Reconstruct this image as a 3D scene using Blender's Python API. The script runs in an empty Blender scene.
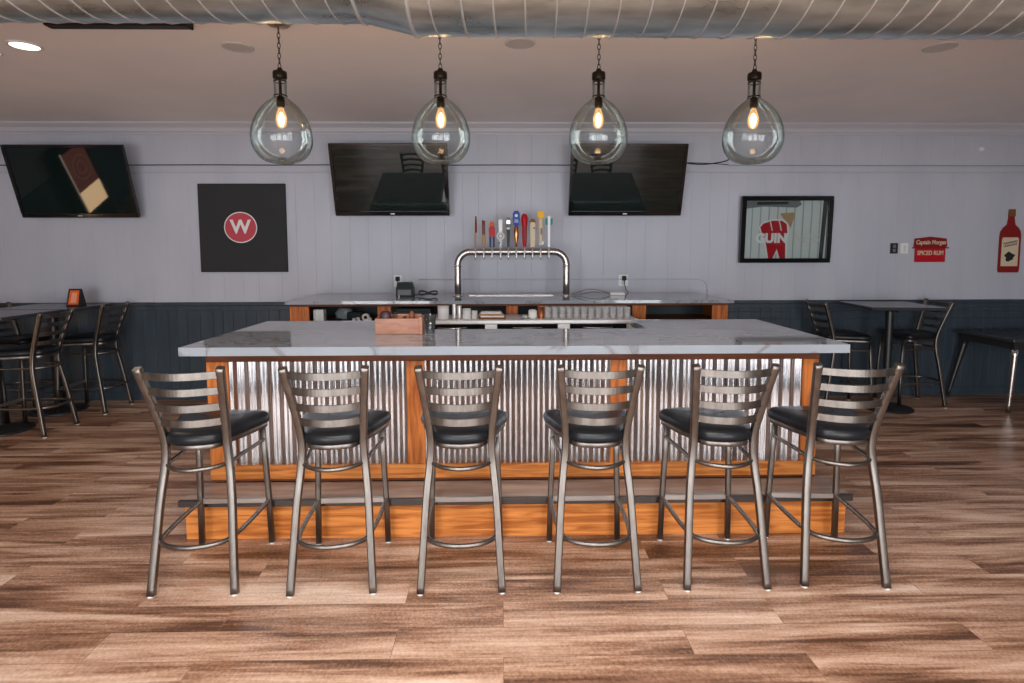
import bpy, math, random
from mathutils import Vector, Matrix
random.seed(7)
PI = math.pi
S = bpy.context.scene
COL = S.collection

# ---------------------------------------------------------------- camera
FPX, PITCH, YAW, ROLL, SHY = 571.3, .080, .0173, -.00214, -44.58
fwd = Vector((math.sin(YAW)*math.cos(PITCH), math.cos(YAW)*math.cos(PITCH), -math.sin(PITCH)))
r0 = Vector((math.cos(YAW), -math.sin(YAW), 0)); u0 = r0.cross(fwd)
rr = math.cos(ROLL)*r0 + math.sin(ROLL)*u0; uu = -math.sin(ROLL)*r0 + math.cos(ROLL)*u0
cd = bpy.data.cameras.new('camera'); cam = bpy.data.objects.new('camera', cd); COL.objects.link(cam)
cd.sensor_fit = 'HORIZONTAL'; cd.sensor_width = 36; cd.lens = FPX*36/1024; cd.shift_y = SHY/1024
cd.clip_start = .05; cd.clip_end = 100
M4 = Matrix((rr, uu, -fwd)).transposed().to_4x4(); M4.translation = Vector((0, 0, 1.6167))
cam.matrix_world = M4
S.camera = cam

# ---------------------------------------------------------------- view, world, daylight
S.view_settings.view_transform = 'Standard'; S.view_settings.look = 'None'
S.view_settings.gamma = 1; S.view_settings.use_curve_mapping = False
S.view_settings.exposure = 0.22
S.cycles.use_denoising = True
S.cycles.max_bounces = 8; S.cycles.transparent_max_bounces = 24
S.cycles.sample_clamp_indirect = 6
w = bpy.data.worlds.new('world'); S.world = w; w.use_nodes = True
w.node_tree.nodes['Background'].inputs[0].default_value = (.80, .90, 1.0, 1)
w.node_tree.nodes['Background'].inputs[1].default_value = 1.0

def area(name, loc, rot, sx, sy, power, color=(1, 1, 1)):
    l = bpy.data.lights.new(name, 'AREA'); l.shape = 'RECTANGLE'; l.size = sx; l.size_y = sy
    l.energy = power; l.color = color
    o = bpy.data.objects.new(name, l); COL.objects.link(o); o.location = loc; o.rotation_euler = rot
    return o
FRONT_Y = -2.2
WINDOWS = [(-3.6, -1.2), (-.9, .9), (1.2, 3.6)]      # x ranges of the windows behind the camera
WZ = (.15, 2.55)
WPOW = [150, 72, 150]
for (a, b), p_ in zip(WINDOWS, WPOW):
    area('daylight', ((a+b)/2, FRONT_Y-.12, (WZ[0]+WZ[1])/2), (PI/2, 0, 0), b-a, WZ[1]-WZ[0], p_, (.96, .98, 1.0))
# added unseen ceiling panels that brighten the floor, between the windows and the duct
for x_, y_, p_ in ((-.95, .45, 34), (0, .45, 44), (.95, .45, 34)):
    l_ = area('added_ceiling_fill', (x_, y_, 2.965), (0, 0, 0), .6, .6, p_, (1.0, .95, .90))

# ---------------------------------------------------------------- helpers
def origin_of(o):
    v = Vector((0, 0, 0))
    while o is not None:
        v += o.location; o = o.parent
    return v

def rrect(w, h, r, n=3):
    pts = []
    for cx, cy, a0 in ((w/2-r, h/2-r, 0), (-w/2+r, h/2-r, PI/2), (-w/2+r, -h/2+r, PI), (w/2-r, -h/2+r, 1.5*PI)):
        for i in range(n+1):
            a = a0 + PI/2*i/n
            pts.append((cx+r*math.cos(a), cy+r*math.sin(a)))
    return pts
def circ(r, n=12): return [(r*math.cos(2*PI*i/n), r*math.sin(2*PI*i/n)) for i in range(n)]

def catmull(P, n=6):
    P = [Vector(p) for p in P]; out = []
    for i in range(len(P)-1):
        p0 = P[max(i-1, 0)]; p1 = P[i]; p2 = P[i+1]; p3 = P[min(i+2, len(P)-1)]
        for k in range(n):
            t = k/n
            out.append(.5*((2*p1)+(-p0+p2)*t+(2*p0-5*p1+4*p2-p3)*t*t+(-p0+3*p1-3*p2+p3)*t**3))
    out.append(P[-1]); return out

class MB:
    def __init__(s): s.v = []; s.f = []; s.sm = []
    def add(s, vs, fs, smooth=False):
        b = len(s.v); s.v += [tuple(x) for x in vs]
        for f in fs: s.f.append(tuple(b+i for i in f)); s.sm.append(smooth)
        return s
    def box(s, x0, x1, y0, y1, z0, z1, c=0.0):
        if c <= 0:
            return s.add([(x0,y0,z0),(x1,y0,z0),(x1,y1,z0),(x0,y1,z0),(x0,y0,z1),(x1,y0,z1),(x1,y1,z1),(x0,y1,z1)],
                  [(0,3,2,1),(4,5,6,7),(0,1,5,4),(1,2,6,5),(2,3,7,6),(3,0,4,7)])
        # chamfered box: vertical-edge and horizontal-edge chamfers
        def ring(i, z):
            return [(x0+i+c,y0+i,z),(x1-i-c,y0+i,z),(x1-i,y0+i+c,z),(x1-i,y1-i-c,z),(x1-i-c,y1-i,z),(x0+i+c,y1-i,z),(x0+i,y1-i-c,z),(x0+i,y0+i+c,z)]
        return s.rings([ring(c,z0),ring(0,z0+c),ring(0,z1-c),ring(c,z1)], cap=True)
    def rings(s, R, cap=True, smooth=False, closed=False):
        n = len(R[0]); vs = [p for r in R for p in r]; fs = []
        m = len(R)
        for j in range(m if closed else m-1):
            a = j*n; b = ((j+1) % m)*n
            for i in range(n):
                k = (i+1) % n
                fs.append((a+i, a+k, b+k, b+i))
        s.add(vs, fs, smooth)
        if cap and not closed:
            s.add(R[0], [tuple(range(n))[::-1]]); s.add(R[-1], [tuple(range(n))])
        return s
    def sweep(s, path, prof, up=(0, 0, 1), smooth=True, closed=False, cap=True, scale=None):
        P = [Vector(p) for p in path]; n = len(P); R = []
        up = Vector(up); prevu = None
        for i in range(n):
            if closed: t = P[(i+1) % n]-P[i-1]
            else: t = P[min(i+1, n-1)]-P[max(i-1, 0)]
            t.normalize()
            a = up if prevu is None else prevu
            if prevu is None and abs(t.dot(a)) > .95: a = Vector((0, 1, 0)) if abs(t.y) < .9 else Vector((1, 0, 0))
            u = (a - t*a.dot(t)).normalized()
            if prevu is None or True: prevu = u
            sd = t.cross(u)
            k = scale[i] if scale else 1
            R.append([P[i]+sd*(x*k)+u*(y*k) for x, y in prof])
        return s.rings(R, cap=cap, smooth=smooth, closed=closed)
    def lathe(s, prof, c=(0, 0, 0), n=24, axis='Z', smooth=True):
        cx, cy, cz = c; vs = []; fs = []
        for r, h in prof:
            for i in range(n):
                a = 2*PI*i/n; x, y = r*math.cos(a), r*math.sin(a)
                if axis == 'Z': vs.append((cx+x, cy+y, cz+h))
                elif axis == 'Y': vs.append((cx+x, cy+h, cz-y))
                else: vs.append((cx+h, cy+x, cz+y))
        for j in range(len(prof)-1):
            for i in range(n):
                k = (i+1) % n
                fs.append((j*n+i, j*n+k, (j+1)*n+k, (j+1)*n+i))
        return s.add(vs, fs, smooth)
    def prism(s, pts, y0, y1, smooth=False):
        # outline in XZ (x, z), thickness along Y
        n = len(pts)
        A = [(x, y0, z) for x, z in pts]; B = [(x, y1, z) for x, z in pts]
        s.add(A+B, [tuple(range(n)), tuple(range(2*n-1, n-1, -1))])
        s.add(A+B, [((i+1) % n, i, n+i, n+(i+1) % n) for i in range(n)], smooth)
        return s
    def slab(s, pts, z0, z1):
        n = len(pts)
        A = [(x, y, z0) for x, y in pts]; B = [(x, y, z1) for x, y in pts]
        return s.add(A+B, [tuple(range(n))[::-1], tuple(range(n, 2*n))]+[(i, (i+1) % n, n+(i+1) % n, n+i) for i in range(n)])
    def build(s, name, mat, parent=None, origin=None, bevel=0, local=False):
        o0 = Vector(origin) if origin is not None else (origin_of(parent) if (parent is not None and not local) else Vector((0, 0, 0)))
        me = bpy.data.meshes.new(name)
        me.from_pydata([tuple(Vector(v)-o0) for v in s.v], [], s.f)
        me.polygons.foreach_set('use_smooth', s.sm)
        me.update()
        import bmesh
        bm = bmesh.new(); bm.from_mesh(me)
        bmesh.ops.remove_doubles(bm, verts=bm.verts, dist=1e-5)
        bmesh.ops.recalc_face_normals(bm, faces=bm.faces)
        bm.to_mesh(me); bm.free()
        me.materials.append(mat)
        o = bpy.data.objects.new(name, me); COL.objects.link(o)
        if parent is not None: o.parent = parent
        elif origin is not None: o.location = o0
        if bevel:
            m = o.modifiers.new('bevel', 'BEVEL'); m.width = bevel; m.segments = 2; m.limit_method = 'ANGLE'; m.angle_limit = .7
        return o

def tag(o, label=None, cat=None, group=None, kind=None):
    if label: o['label'] = label
    if cat: o['category'] = cat
    if group: o['group'] = group
    if kind: o['kind'] = kind
    return o
def thing(name, loc, label, cat, group=None, rz=0):
    o = bpy.data.objects.new(name, None); COL.objects.link(o); o.location = loc; o.rotation_euler = (0, 0, rz)
    o.empty_display_size = .1
    return tag(o, label, cat, group)
def copy_tree(o, parent=None):
    c = o.copy(); COL.objects.link(c); c.parent = parent
    for ch in list(o.children): copy_tree(ch, c)
    return c
def struct(o): o['kind'] = 'structure'; return o

# ---------------------------------------------------------------- materials
def mat(name, col, rough=.5, metal=0, spec=.5, emit=None, estr=0, coat=0):
    m = bpy.data.materials.new(name); m.use_nodes = True
    b = m.node_tree.nodes['Principled BSDF']
    b.inputs['Base Color'].default_value = (*col, 1); b.inputs['Roughness'].default_value = rough
    b.inputs['Metallic'].default_value = metal; b.inputs['Specular IOR Level'].default_value = spec
    b.inputs['Coat Weight'].default_value = coat
    if emit: b.inputs['Emission Color'].default_value = (*emit, 1); b.inputs['Emission Strength'].default_value = estr
    return m
def N(m, t, **kw):
    n = m.node_tree.nodes.new(t)
    for k, v in kw.items(): setattr(n, k, v)
    return n
def L(m, a, b): m.node_tree.links.new(a, b)
def noise_col(m, c1, c2, scale=(1, 1, 1), nscale=5, detail=4, lo=.35, hi=.65, bump=0, dist=0, rough=None, coord='Object'):
    b = m.node_tree.nodes['Principled BSDF']
    tc = N(m, 'ShaderNodeTexCoord'); mp = N(m, 'ShaderNodeMapping'); mp.inputs['Scale'].default_value = scale
    L(m, tc.outputs[coord], mp.inputs['Vector'])
    no = N(m, 'ShaderNodeTexNoise'); no.inputs['Scale'].default_value = nscale; no.inputs['Detail'].default_value = detail
    no.inputs['Distortion'].default_value = dist
    L(m, mp.outputs[0], no.inputs['Vector'])
    cr = N(m, 'ShaderNodeValToRGB'); cr.color_ramp.elements[0].position = lo; cr.color_ramp.elements[1].position = hi
    cr.color_ramp.elements[0].color = (*c1, 1); cr.color_ramp.elements[1].color = (*c2, 1)
    L(m, no.outputs['Fac'], cr.inputs[0]); L(m, cr.outputs[0], b.inputs['Base Color'])
    if bump:
        bp = N(m, 'ShaderNodeBump'); bp.inputs['Strength'].default_value = bump; bp.inputs['Distance'].default_value = .002
        L(m, no.outputs['Fac'], bp.inputs['Height']); L(m, bp.outputs[0], b.inputs['Normal'])
    if rough:
        mr = N(m, 'ShaderNodeMapRange'); mr.inputs['To Min'].default_value = rough[0]; mr.inputs['To Max'].default_value = rough[1]
        L(m, no.outputs['Fac'], mr.inputs[0]); L(m, mr.outputs[0], b.inputs['Roughness'])
    return m

def floor_mat():
    m = mat('plank_floor', (.4, .25, .17), .3)
    b = m.node_tree.nodes['Principled BSDF']
    tc = N(m, 'ShaderNodeTexCoord')
    br = N(m, 'ShaderNodeTexBrick'); br.offset = .37; br.inputs['Scale'].default_value = 1
    br.inputs['Brick Width'].default_value = 1.22; br.inputs['Row Height'].default_value = .18
    br.inputs['Mortar Size'].default_value = .0012; br.inputs['Mortar Smooth'].default_value = .3
    br.inputs['Color1'].default_value = (0, 0, 0, 1); br.inputs['Color2'].default_value = (1, 1, 1, 1); br.inputs['Mortar'].default_value = (.5, .5, .5, 1)
    br.inputs['Bias'].default_value = 0
    L(m, tc.outputs['Object'], br.inputs['Vector'])
    # shift the grain from plank to plank
    sh = N(m, 'ShaderNodeVectorMath', operation='SCALE'); L(m, br.outputs['Color'], sh.inputs[0]); sh.inputs['Scale'].default_value = 3.0
    ad = N(m, 'ShaderNodeVectorMath', operation='ADD'); L(m, tc.outputs['Object'], ad.inputs[0]); L(m, sh.outputs[0], ad.inputs[1])
    def noi(scale, ns, det, dist=0):
        mp = N(m, 'ShaderNodeMapping'); mp.inputs['Scale'].default_value = scale; L(m, ad.outputs[0], mp.inputs['Vector'])
        n = N(m, 'ShaderNodeTexNoise'); n.inputs['Scale'].default_value = ns; n.inputs['Detail'].default_value = det; n.inputs['Distortion'].default_value = dist
        L(m, mp.outputs[0], n.inputs['Vector']); return n
    n1 = noi((.55, 5.5, 1), 1.6, 5, .6)      # broad streaks
    n2 = noi((2.2, 42, 1), 1.5, 6, .3)      # fine grain
    n3 = noi((30, 26, 1), 3.0, 4)          # mottled grain
    cr = N(m, 'ShaderNodeValToRGB'); e = cr.color_ramp.elements
    e[0].position = .30; e[0].color = FLOOR_C[0]; e[1].position = .72; e[1].color = FLOOR_C[3]
    x = e.new(.42); x.color = FLOOR_C[1]
    x = e.new(.56); x.color = FLOOR_C[2]
    mx = N(m, 'ShaderNodeMath', operation='MULTIPLY_ADD'); L(m, n2.outputs['Fac'], mx.inputs[0]); mx.inputs[1].default_value = .34; 
    a1 = N(m, 'ShaderNodeMath', operation='MULTIPLY'); L(m, n1.outputs['Fac'], a1.inputs[0]); a1.inputs[1].default_value = 1.0
    a2 = N(m, 'ShaderNodeMath', operation='SUBTRACT'); L(m, a1.outputs[0], a2.inputs[0]); a2.inputs[1].default_value = .17
    L(m, a2.outputs[0], mx.inputs[2])
    pv = N(m, 'ShaderNodeMath', operation='MULTIPLY_ADD'); L(m, br.outputs['Color'], pv.inputs[0]); pv.inputs[1].default_value = .07
    a3 = N(m, 'ShaderNodeMath', operation='SUBTRACT'); L(m, mx.outputs[0], a3.inputs[0]); a3.inputs[1].default_value = .05
    L(m, a3.outputs[0], pv.inputs[2])
    ps = N(m, 'ShaderNodeMath', operation='MULTIPLY_ADD'); L(m, n3.outputs['Fac'], ps.inputs[0]); ps.inputs[1].default_value = .26
    a4 = N(m, 'ShaderNodeMath', operation='SUBTRACT'); L(m, pv.outputs[0], a4.inputs[0]); a4.inputs[1].default_value = .13
    L(m, a4.outputs[0], ps.inputs[2])
    L(m, ps.outputs[0], cr.inputs[0])
    mm = N(m, 'ShaderNodeMixRGB', blend_type='MULTIPLY'); mm.inputs[2].default_value = (.45, .38, .33, 1)
    L(m, br.outputs['Fac'], mm.inputs[0]); L(m, cr.outputs[0], mm.inputs[1]); L(m, mm.outputs[0], b.inputs['Base Color'])
    mr = N(m, 'ShaderNodeMapRange'); mr.inputs['To Min'].default_value = .26; mr.inputs['To Max'].default_value = .38
    L(m, n2.outputs['Fac'], mr.inputs[0]); L(m, mr.outputs[0], b.inputs['Roughness'])
    bp = N(m, 'ShaderNodeBump'); bp.inputs['Strength'].default_value = .25; bp.inputs['Distance'].default_value = .001
    L(m, ps.outputs[0], bp.inputs['Height']); L(m, bp.outputs[0], b.inputs['Normal'])
    return m
FLOOR_C = [(.085, .036, .018, 1), (.25, .125, .072, 1), (.48, .30, .205, 1), (.66, .49, .385, 1)]

def quartz():
    m = mat('veined_quartz', (.62, .63, .65), .035, spec=.75)
    b = m.node_tree.nodes['Principled BSDF']
    tc = N(m, 'ShaderNodeTexCoord'); mp = N(m, 'ShaderNodeMapping'); mp.inputs['Rotation'].default_value = (0, 0, .5); mp.inputs['Scale'].default_value = (1, 1.6, 1)
    L(m, tc.outputs['Object'], mp.inputs['Vector'])
    no = N(m, 'ShaderNodeTexNoise'); no.inputs['Scale'].default_value = 1.3; no.inputs['Detail'].default_value = 6; no.inputs['Distortion'].default_value = 1.2
    L(m, mp.outputs[0], no.inputs['Vector'])
    cr = N(m, 'ShaderNodeValToRGB'); e = cr.color_ramp.elements
    base = (.31, .335, .375, 1)
    e[0].position = .47; e[0].color = base; e[1].position = .53; e[1].color = base
    x = e.new(.495); x.color = (.20, .205, .22, 1); x = e.new(.503); x.color = (.26, .27, .29, 1)
    L(m, no.outputs['Fac'], cr.inputs[0]); L(m, cr.outputs[0], b.inputs['Base Color'])
    return m
def glass(name, tint=(.90, .96, .94), edge=(.50, .63, .60), ior=1.5):
    m = bpy.data.materials.new(name); m.use_nodes = True; nt = m.node_tree
    for n in list(nt.nodes): nt.nodes.remove(n)
    out = N(m, 'ShaderNodeOutputMaterial'); mix = N(m, 'ShaderNodeMixShader'); tr = N(m, 'ShaderNodeBsdfTransparent'); gl = N(m, 'ShaderNodeBsdfGlossy')
    gl.inputs['Roughness'].default_value = .01
    fr = N(m, 'ShaderNodeFresnel'); fr.inputs['IOR'].default_value = ior
    geo = N(m, 'ShaderNodeNewGeometry')
    lw = N(m, 'ShaderNodeLayerWeight'); lw.inputs['Blend'].default_value = .45
    mc = N(m, 'ShaderNodeMixRGB'); mc.inputs[1].default_value = (*tint, 1); mc.inputs[2].default_value = (*edge, 1)
    L(m, lw.outputs['Facing'], mc.inputs[0]); L(m, mc.outputs[0], tr.inputs['Color'])
    # front and back of a thin sheet reflect alike
    ab = N(m, 'ShaderNodeMath', operation='MINIMUM'); L(m, fr.outputs[0], ab.inputs[0]); ab.inputs[1].default_value = .85
    m2 = N(m, 'ShaderNodeMath', operation='MULTIPLY'); L(m, ab.outputs[0], m2.inputs[0])
    bf = N(m, 'ShaderNodeMapRange'); L(m, geo.outputs['Backfacing'], bf.inputs[0]); bf.inputs['To Min'].default_value = 1.0; bf.inputs['To Max'].default_value = .75
    L(m, bf.outputs[0], m2.inputs[1])
    L(m, m2.outputs[0], mix.inputs[0]); L(m, tr.outputs[0], mix.inputs[1]); L(m, gl.outputs[0], mix.inputs[2])
    L(m, mix.outputs[0], out.inputs['Surface'])
    return m

M = {}
M['floor'] = floor_mat()
M['wall'] = noise_col(mat('lavender_grey_paint', (.46, .46, .52), .55), (.435, .445, .51), (.47, .48, .545), (1, 1, .3), 3, 3)
M['wain'] = noise_col(mat('slate_blue_paint', (.03, .045, .06), .42), (.026, .040, .056), (.036, .053, .070), (6, 6, .6), 3, 4, bump=.1)
M['ceiling'] = noise_col(mat('ceiling_paint', (.5, .45, .43), .8), (.80, .745, .725), (.85, .79, .765), (1, 1, 1), 1.5, 4)
M['crown'] = mat('crown_paint', (.50, .48, .52), .5)
M['sidewall'] = mat('side_wall_paint', (.30, .30, .32), .6)
M['oak'] = noise_col(mat('orange_oak_vertical', (.5, .2, .06), .45, spec=.25), (.26, .060, .010), (.50, .155, .030), (9, 9, .9), 3.2, 6, .36, .62, bump=.15, dist=.8)
M['oakh'] = noise_col(mat('orange_oak_horizontal', (.5, .2, .06), .45, spec=.25), (.32, .090, .016), (.60, .215, .052), (.8, 10, 12), 3.0, 6, .36, .60, bump=.15, dist=.8)
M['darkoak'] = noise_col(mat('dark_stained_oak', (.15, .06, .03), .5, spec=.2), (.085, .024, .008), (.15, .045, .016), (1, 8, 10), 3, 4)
M['cherry'] = noise_col(mat('reddish_plywood', (.4, .17, .09), .4), (.26, .10, .055), (.38, .165, .095), (2.5, 8, 14), 3, 5, dist=.6)
M['quartz'] = quartz()
M['galv'] = noise_col(mat('corrugated_galvanised_steel', (.7, .72, .74), .28, 1), (.52, .53, .56), (.64, .65, .68), (1, 1, .35), 9, 5, rough=(.17, .25))
M['duct'] = noise_col(mat('galvanised_duct_steel', (.5, .5, .48), .3, .95), (.42, .51, .54), (.68, .80, .84), (1, 3, 3), 5, 6, rough=(.2, .4))
M['seam'] = mat('duct_seam_steel', (.52, .52, .51), .35, .6)
M['pewter'] = noise_col(mat('brushed_pewter_steel', (.36, .33, .31), .34, 1), (.16, .143, .13), (.21, .19, .172), (8, 8, 2), 5, 4, rough=(.34, .46))
M['steel_bar'] = mat('worn_footrest_steel', (.42, .39, .37), .36, 1)
M['steel'] = mat('stainless_steel', (.82, .81, .80), .45, .9)
M['chrome'] = mat('polished_chrome', (.80, .79, .78), .12, 1)
M['vinyl'] = mat('black_vinyl', (.006, .0075, .010), .36, spec=.32)
M['glide'] = mat('pale_plastic_glide', (.6, .6, .58), .5)
M['blackmetal'] = mat('black_powder_coat', (.012, .012, .013), .4)
M['blacktop'] = mat('dark_laminate', (.035, .037, .042), .22)
M['gloss_black'] = mat('gloss_black_plastic', (.006, .006, .007), .12)
M['screen'] = mat('dark_screen_glass', (.006, .012, .011), .03, spec=.36)
M['black'] = mat('matt_black', (.012, .012, .013), .7)
M['canvas'] = mat('black_canvas', (.016, .017, .018), .75)
M['tower'] = mat('satin_tower_steel', (.46, .42, .40), .3, 1)
M['white'] = mat('white_plastic', (.72, .72, .72), .4)
M['paper'] = mat('white_paper', (.75, .74, .72), .8)
M['bronze'] = mat('aged_bronze', (.035, .025, .018), .4, .8)
M['brass'] = mat('brushed_brass', (.65, .45, .25), .3, 1)
M['globe'] = glass('sea_green_blown_glass', (.96, .985, .975), (.60, .70, .67))
M['bulb'] = glass('amber_lit_bulb_glass', (1, .9, .75), (.9, .7, .45))
_o = [n for n in M['bulb'].node_tree.nodes if n.type == 'OUTPUT_MATERIAL'][0]; _src = _o.inputs['Surface'].links[0].from_socket
_e = N(M['bulb'], 'ShaderNodeEmission'); _e.inputs['Color'].default_value = (1, .55, .22, 1); _e.inputs['Strength'].default_value = .35
_a = N(M['bulb'], 'ShaderNodeAddShader'); L(M['bulb'], _src, _a.inputs[0]); L(M['bulb'], _e.outputs[0], _a.inputs[1]); L(M['bulb'], _a.outputs[0], _o.inputs['Surface'])
M['clear'] = glass('clear_glass', (.93, .95, .95), (.6, .65, .66))
M['frost'] = mat('cloudy_clear_plastic', (.80, .81, .82), .12); _p = M['frost'].node_tree.nodes['Principled BSDF']; _p.inputs['Alpha'].default_value = .16
M['filament'] = mat('glowing_filament', (1, .6, .3), .5, emit=(1, .62, .30), estr=14)
M['downlight'] = mat('lit_downlight_lens', (1, .9, .8), .5, emit=(1, .86, .66), estr=3.5)
M['lens_off'] = mat('unlit_downlight_lens', (.55, .52, .50), .5)
M['red'] = mat('red_enamel', (.42, .012, .02), .35, spec=.15)
M['dkred'] = mat('dark_red_enamel', (.22, .015, .015), .35, spec=.15)
M['cream'] = mat('cream_enamel', (.62, .50, .36), .45, spec=.15)
M['orange'] = mat('orange_card', (.75, .13, .03), .5, spec=.15)
M['tan'] = mat('tan_print', (.42, .26, .13), .5, spec=.15)
M['navy'] = mat('navy_enamel', (.012, .03, .10), .35, spec=.15)
M['blue'] = mat('royal_blue_enamel', (.02, .06, .32), .35, spec=.15)
M['copper'] = mat('copper_metal', (.62, .26, .13), .28, 1)
M['yellow'] = mat('yellow_enamel', (.75, .42, .02), .4, spec=.15)
M['teal'] = mat('teal_enamel', (.03, .22, .22), .4, spec=.15)
M['dkgrey'] = mat('dark_grey_plastic', (.03, .04, .042), .4, spec=.15)
M['grey'] = mat('mid_grey_plastic', (.16, .17, .18), .45, spec=.15)
M['brown'] = mat('brown_wood', (.18, .07, .03), .45, spec=.15)
M['conduit'] = M['wall']

# ---------------------------------------------------------------- the room
WALLY = 6.227; CEIL = 2.975; XL, XR = -6.8, 6.8
struct(MB().box(XL, XR, FRONT_Y, WALLY+.1, -.1, 0).build('floor', M['floor']))
struct(MB().box(XL, XR, FRONT_Y, WALLY+.1, CEIL, CEIL+.1).build('ceiling', M['ceiling']))
def board_wall(x0, x1, y, z0, z1, step, gw, gd, ph=0):
    # one sheet of boards with v grooves, facing -Y
    pts = [(x0, y)]; x = x0+ph+step*.5
    while x < x1-gw:
        pts += [(x-gw/2, y), (x, y+gd), (x+gw/2, y)]
        x += step*random.choice((.85, 1, 1, 1.25))
    pts.append((x1, y)); n = len(pts); b = MB()
    b.add([(a, c, z0) for a, c in pts]+[(a, c, z1) for a, c in pts], [(i, i+1, n+i+1, n+i) for i in range(n-1)])
    b.box(x0, x1, y+gd+.001, y+.1, z0, z1)
    return b
struct(board_wall(XL, XR, WALLY, 1.05, CEIL, .2, .004, .0025).build('wall_back', M['wall']))
struct(board_wall(XL, XR, WALLY-.012, 0, 1.05, .11, .006, .004).build('wall_back_wainscot', M['wain'])).name = 'trim_1'
struct(MB().box(XL, XR, WALLY-.035, WALLY, 1.035, 1.072, .005).box(XL, XR, WALLY-.022, WALLY, .985, 1.035, .003).box(1.9, XR, WALLY-.024, WALLY, .86, .872, .002).box(1.9, XR, WALLY-.024, WALLY, .94, .952, .002).build('trim_2', M['wain']))
struct(MB().box(XL, XR, WALLY-.022, WALLY-.01, 0, .09, .003).build('baseboard_back', M['wain']))
cr = MB()
prof = [(0, 0), (0, -.12), (-.012, -.12), (-.016, -.105), (-.03, -.09), (-.034, -.055), (-.06, -.03), (-.075, -.018), (-.08, 0)]
cr.rings([[(x, WALLY+a, CEIL+b) for a, b in prof] for x in (XL, XR)])
struct(cr.build('trim_3', M['crown']))
struct(MB().box(XL, XR, WALLY-.014, WALLY, 2.455, 2.475, .004).box(XL, XR, WALLY-.008, WALLY, 2.475, 2.515, .002).build('trim_4', M['wall']))
struct(MB().box(XL-.1, XL, FRONT_Y, WALLY+.1, 0, CEIL).build('wall_left', M['sidewall']))
struct(MB().box(XL, XL+.015, FRONT_Y, WALLY-.03, 0, 1.06).build('trim_5', M['wain']))
struct(MB().box(XR-.015, XR, FRONT_Y, WALLY-.03, 0, 1.06).build('trim_6', M['wain']))
struct(MB().box(XR, XR+.1, FRONT_Y, WALLY+.1, 0, CEIL).build('wall_right', M['sidewall']))
fw = MB().box(XL, XR, FRONT_Y-.1, FRONT_Y, 0, WZ[0]).box(XL, XR, FRONT_Y-.1, FRONT_Y, WZ[1], CEIL)
edges = [XL]+[v for ab in WINDOWS for v in ab]+[XR]
for i in range(0, len(edges), 2): fw.box(edges[i], edges[i+1], FRONT_Y-.1, FRONT_Y, WZ[0], WZ[1])
struct(fw.build('wall_front', M['sidewall']))
for i, (a, b) in enumerate(WINDOWS):
    f = MB(); y0, y1 = FRONT_Y-.08, FRONT_Y-.02
    f.box(a, a+.06, y0, y1, WZ[0], WZ[1]).box(b-.06, b, y0, y1, WZ[0], WZ[1]).box(a, b, y0, y1, WZ[0], WZ[0]+.06).box(a, b, y0, y1, WZ[1]-.06, WZ[1])
    c = (a+b)/2; f.box(c-.03, c+.03, y0, y1, WZ[0], WZ[1])
    struct(f.build('window_%d' % (i+1), M['black']))

# ---------------------------------------------------------------- spiral duct
DY, DZ = 1.93, 2.65
R1, R2 = .2774, .3163
def duct_r(x):
    if x < -.455: return R1
    if x > -.29: return R2
    return R1+(R2-R1)*(x+.455)/.165
dt = thing('spiral_duct', (0, DY, DZ), 'large galvanised spiral ventilation duct hanging below the ceiling over the bar', 'duct')
def duct_part(xs, name, mt):
    b = MB(); b.rings([[(x, DY+duct_r(x)*math.cos(2*PI*i/64), DZ+duct_r(x)*math.sin(2*PI*i/64)) for i in range(64)] for x in xs], cap=False, smooth=True)
    return b.build(name, mt, dt)
duct_part([-6.5, -4, -2, -.455], 'pipe', M['duct'])
duct_part([-.455, -.40, -.34, -.29], 'reducer', M['duct'])
duct_part([-.29, 1, 3, 6.5], 'pipe', M['duct'])
for x0, x1, R in ((-4.2, -.46, R1), (-.285, 4.2, R2)):
    pitch = .097; n = int((x1-x0)/pitch*36); path = []
    for i in range(n+1):
        a = 2*PI*i/36; path.append((x0+pitch*i/36, DY+R*math.cos(a), DZ+R*math.sin(a)))
    MB().sweep(path, [(-.004, -.002), (.004, -.002), (.002, .0035), (-.002, .0035)], up=(0, 1, 0)).build('seam', M['seam'], dt)
for x in (-.46, -.287):
    R = duct_r(x)
    MB().sweep([(x, DY+R*math.cos(2*PI*i/64), DZ+R*math.sin(2*PI*i/64)) for i in range(64)], circ(.006, 8), up=(1, 0, 0), closed=True).build('joint_band', M['seam'], dt)

# ---------------------------------------------------------------- ceiling fittings
tb = thing('ceiling_rail', (-2.3, 3.60, CEIL), 'long dark flat rail fixed to the ceiling just behind the duct', 'rail')
MB().box(-2.68, -1.85, 3.50, 3.57, CEIL-.035, CEIL, .006).build('rail_body', M['bronze'], tb)
MB().box(-1.855, -1.838, 3.502, 3.568, CEIL-.038, CEIL, .003).build('end_cap', M['black'], tb)
def downlight(x, y, lit, label):
    t = thing('recessed_downlight', (x, y, CEIL), label, 'ceiling light')
    MB().lathe([(.100, 0), (.100, -.006), (.086, -.010), (.080, -.006)], (x, y, CEIL), 32).build('trim_ring', M['white'] if lit else M['lens_off'], t)
    MB().lathe([(.0805, -.006), (.04, -.007), (.0001, -.007)], (x, y, CEIL), 32).build('lens', M['downlight'] if lit else M['lens_off'], t)
    if lit:
        l = bpy.data.lights.new('downlight_lamp', 'SPOT'); l.energy = 14; l.spot_size = 2.2; l.spot_blend = .6; l.color = (1, .84, .66); l.shadow_soft_size = .07
        q = bpy.data.objects.new('downlight_lamp', l); COL.objects.link(q); q.parent = t; q.location = (0, 0, -.03)
downlight(-3.14, 3.94, True, 'round recessed ceiling light that is lit, in full view beside the duct')
downlight(-3.50, 4.05, True, 'lit recessed ceiling light cut off by the picture edge')
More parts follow.
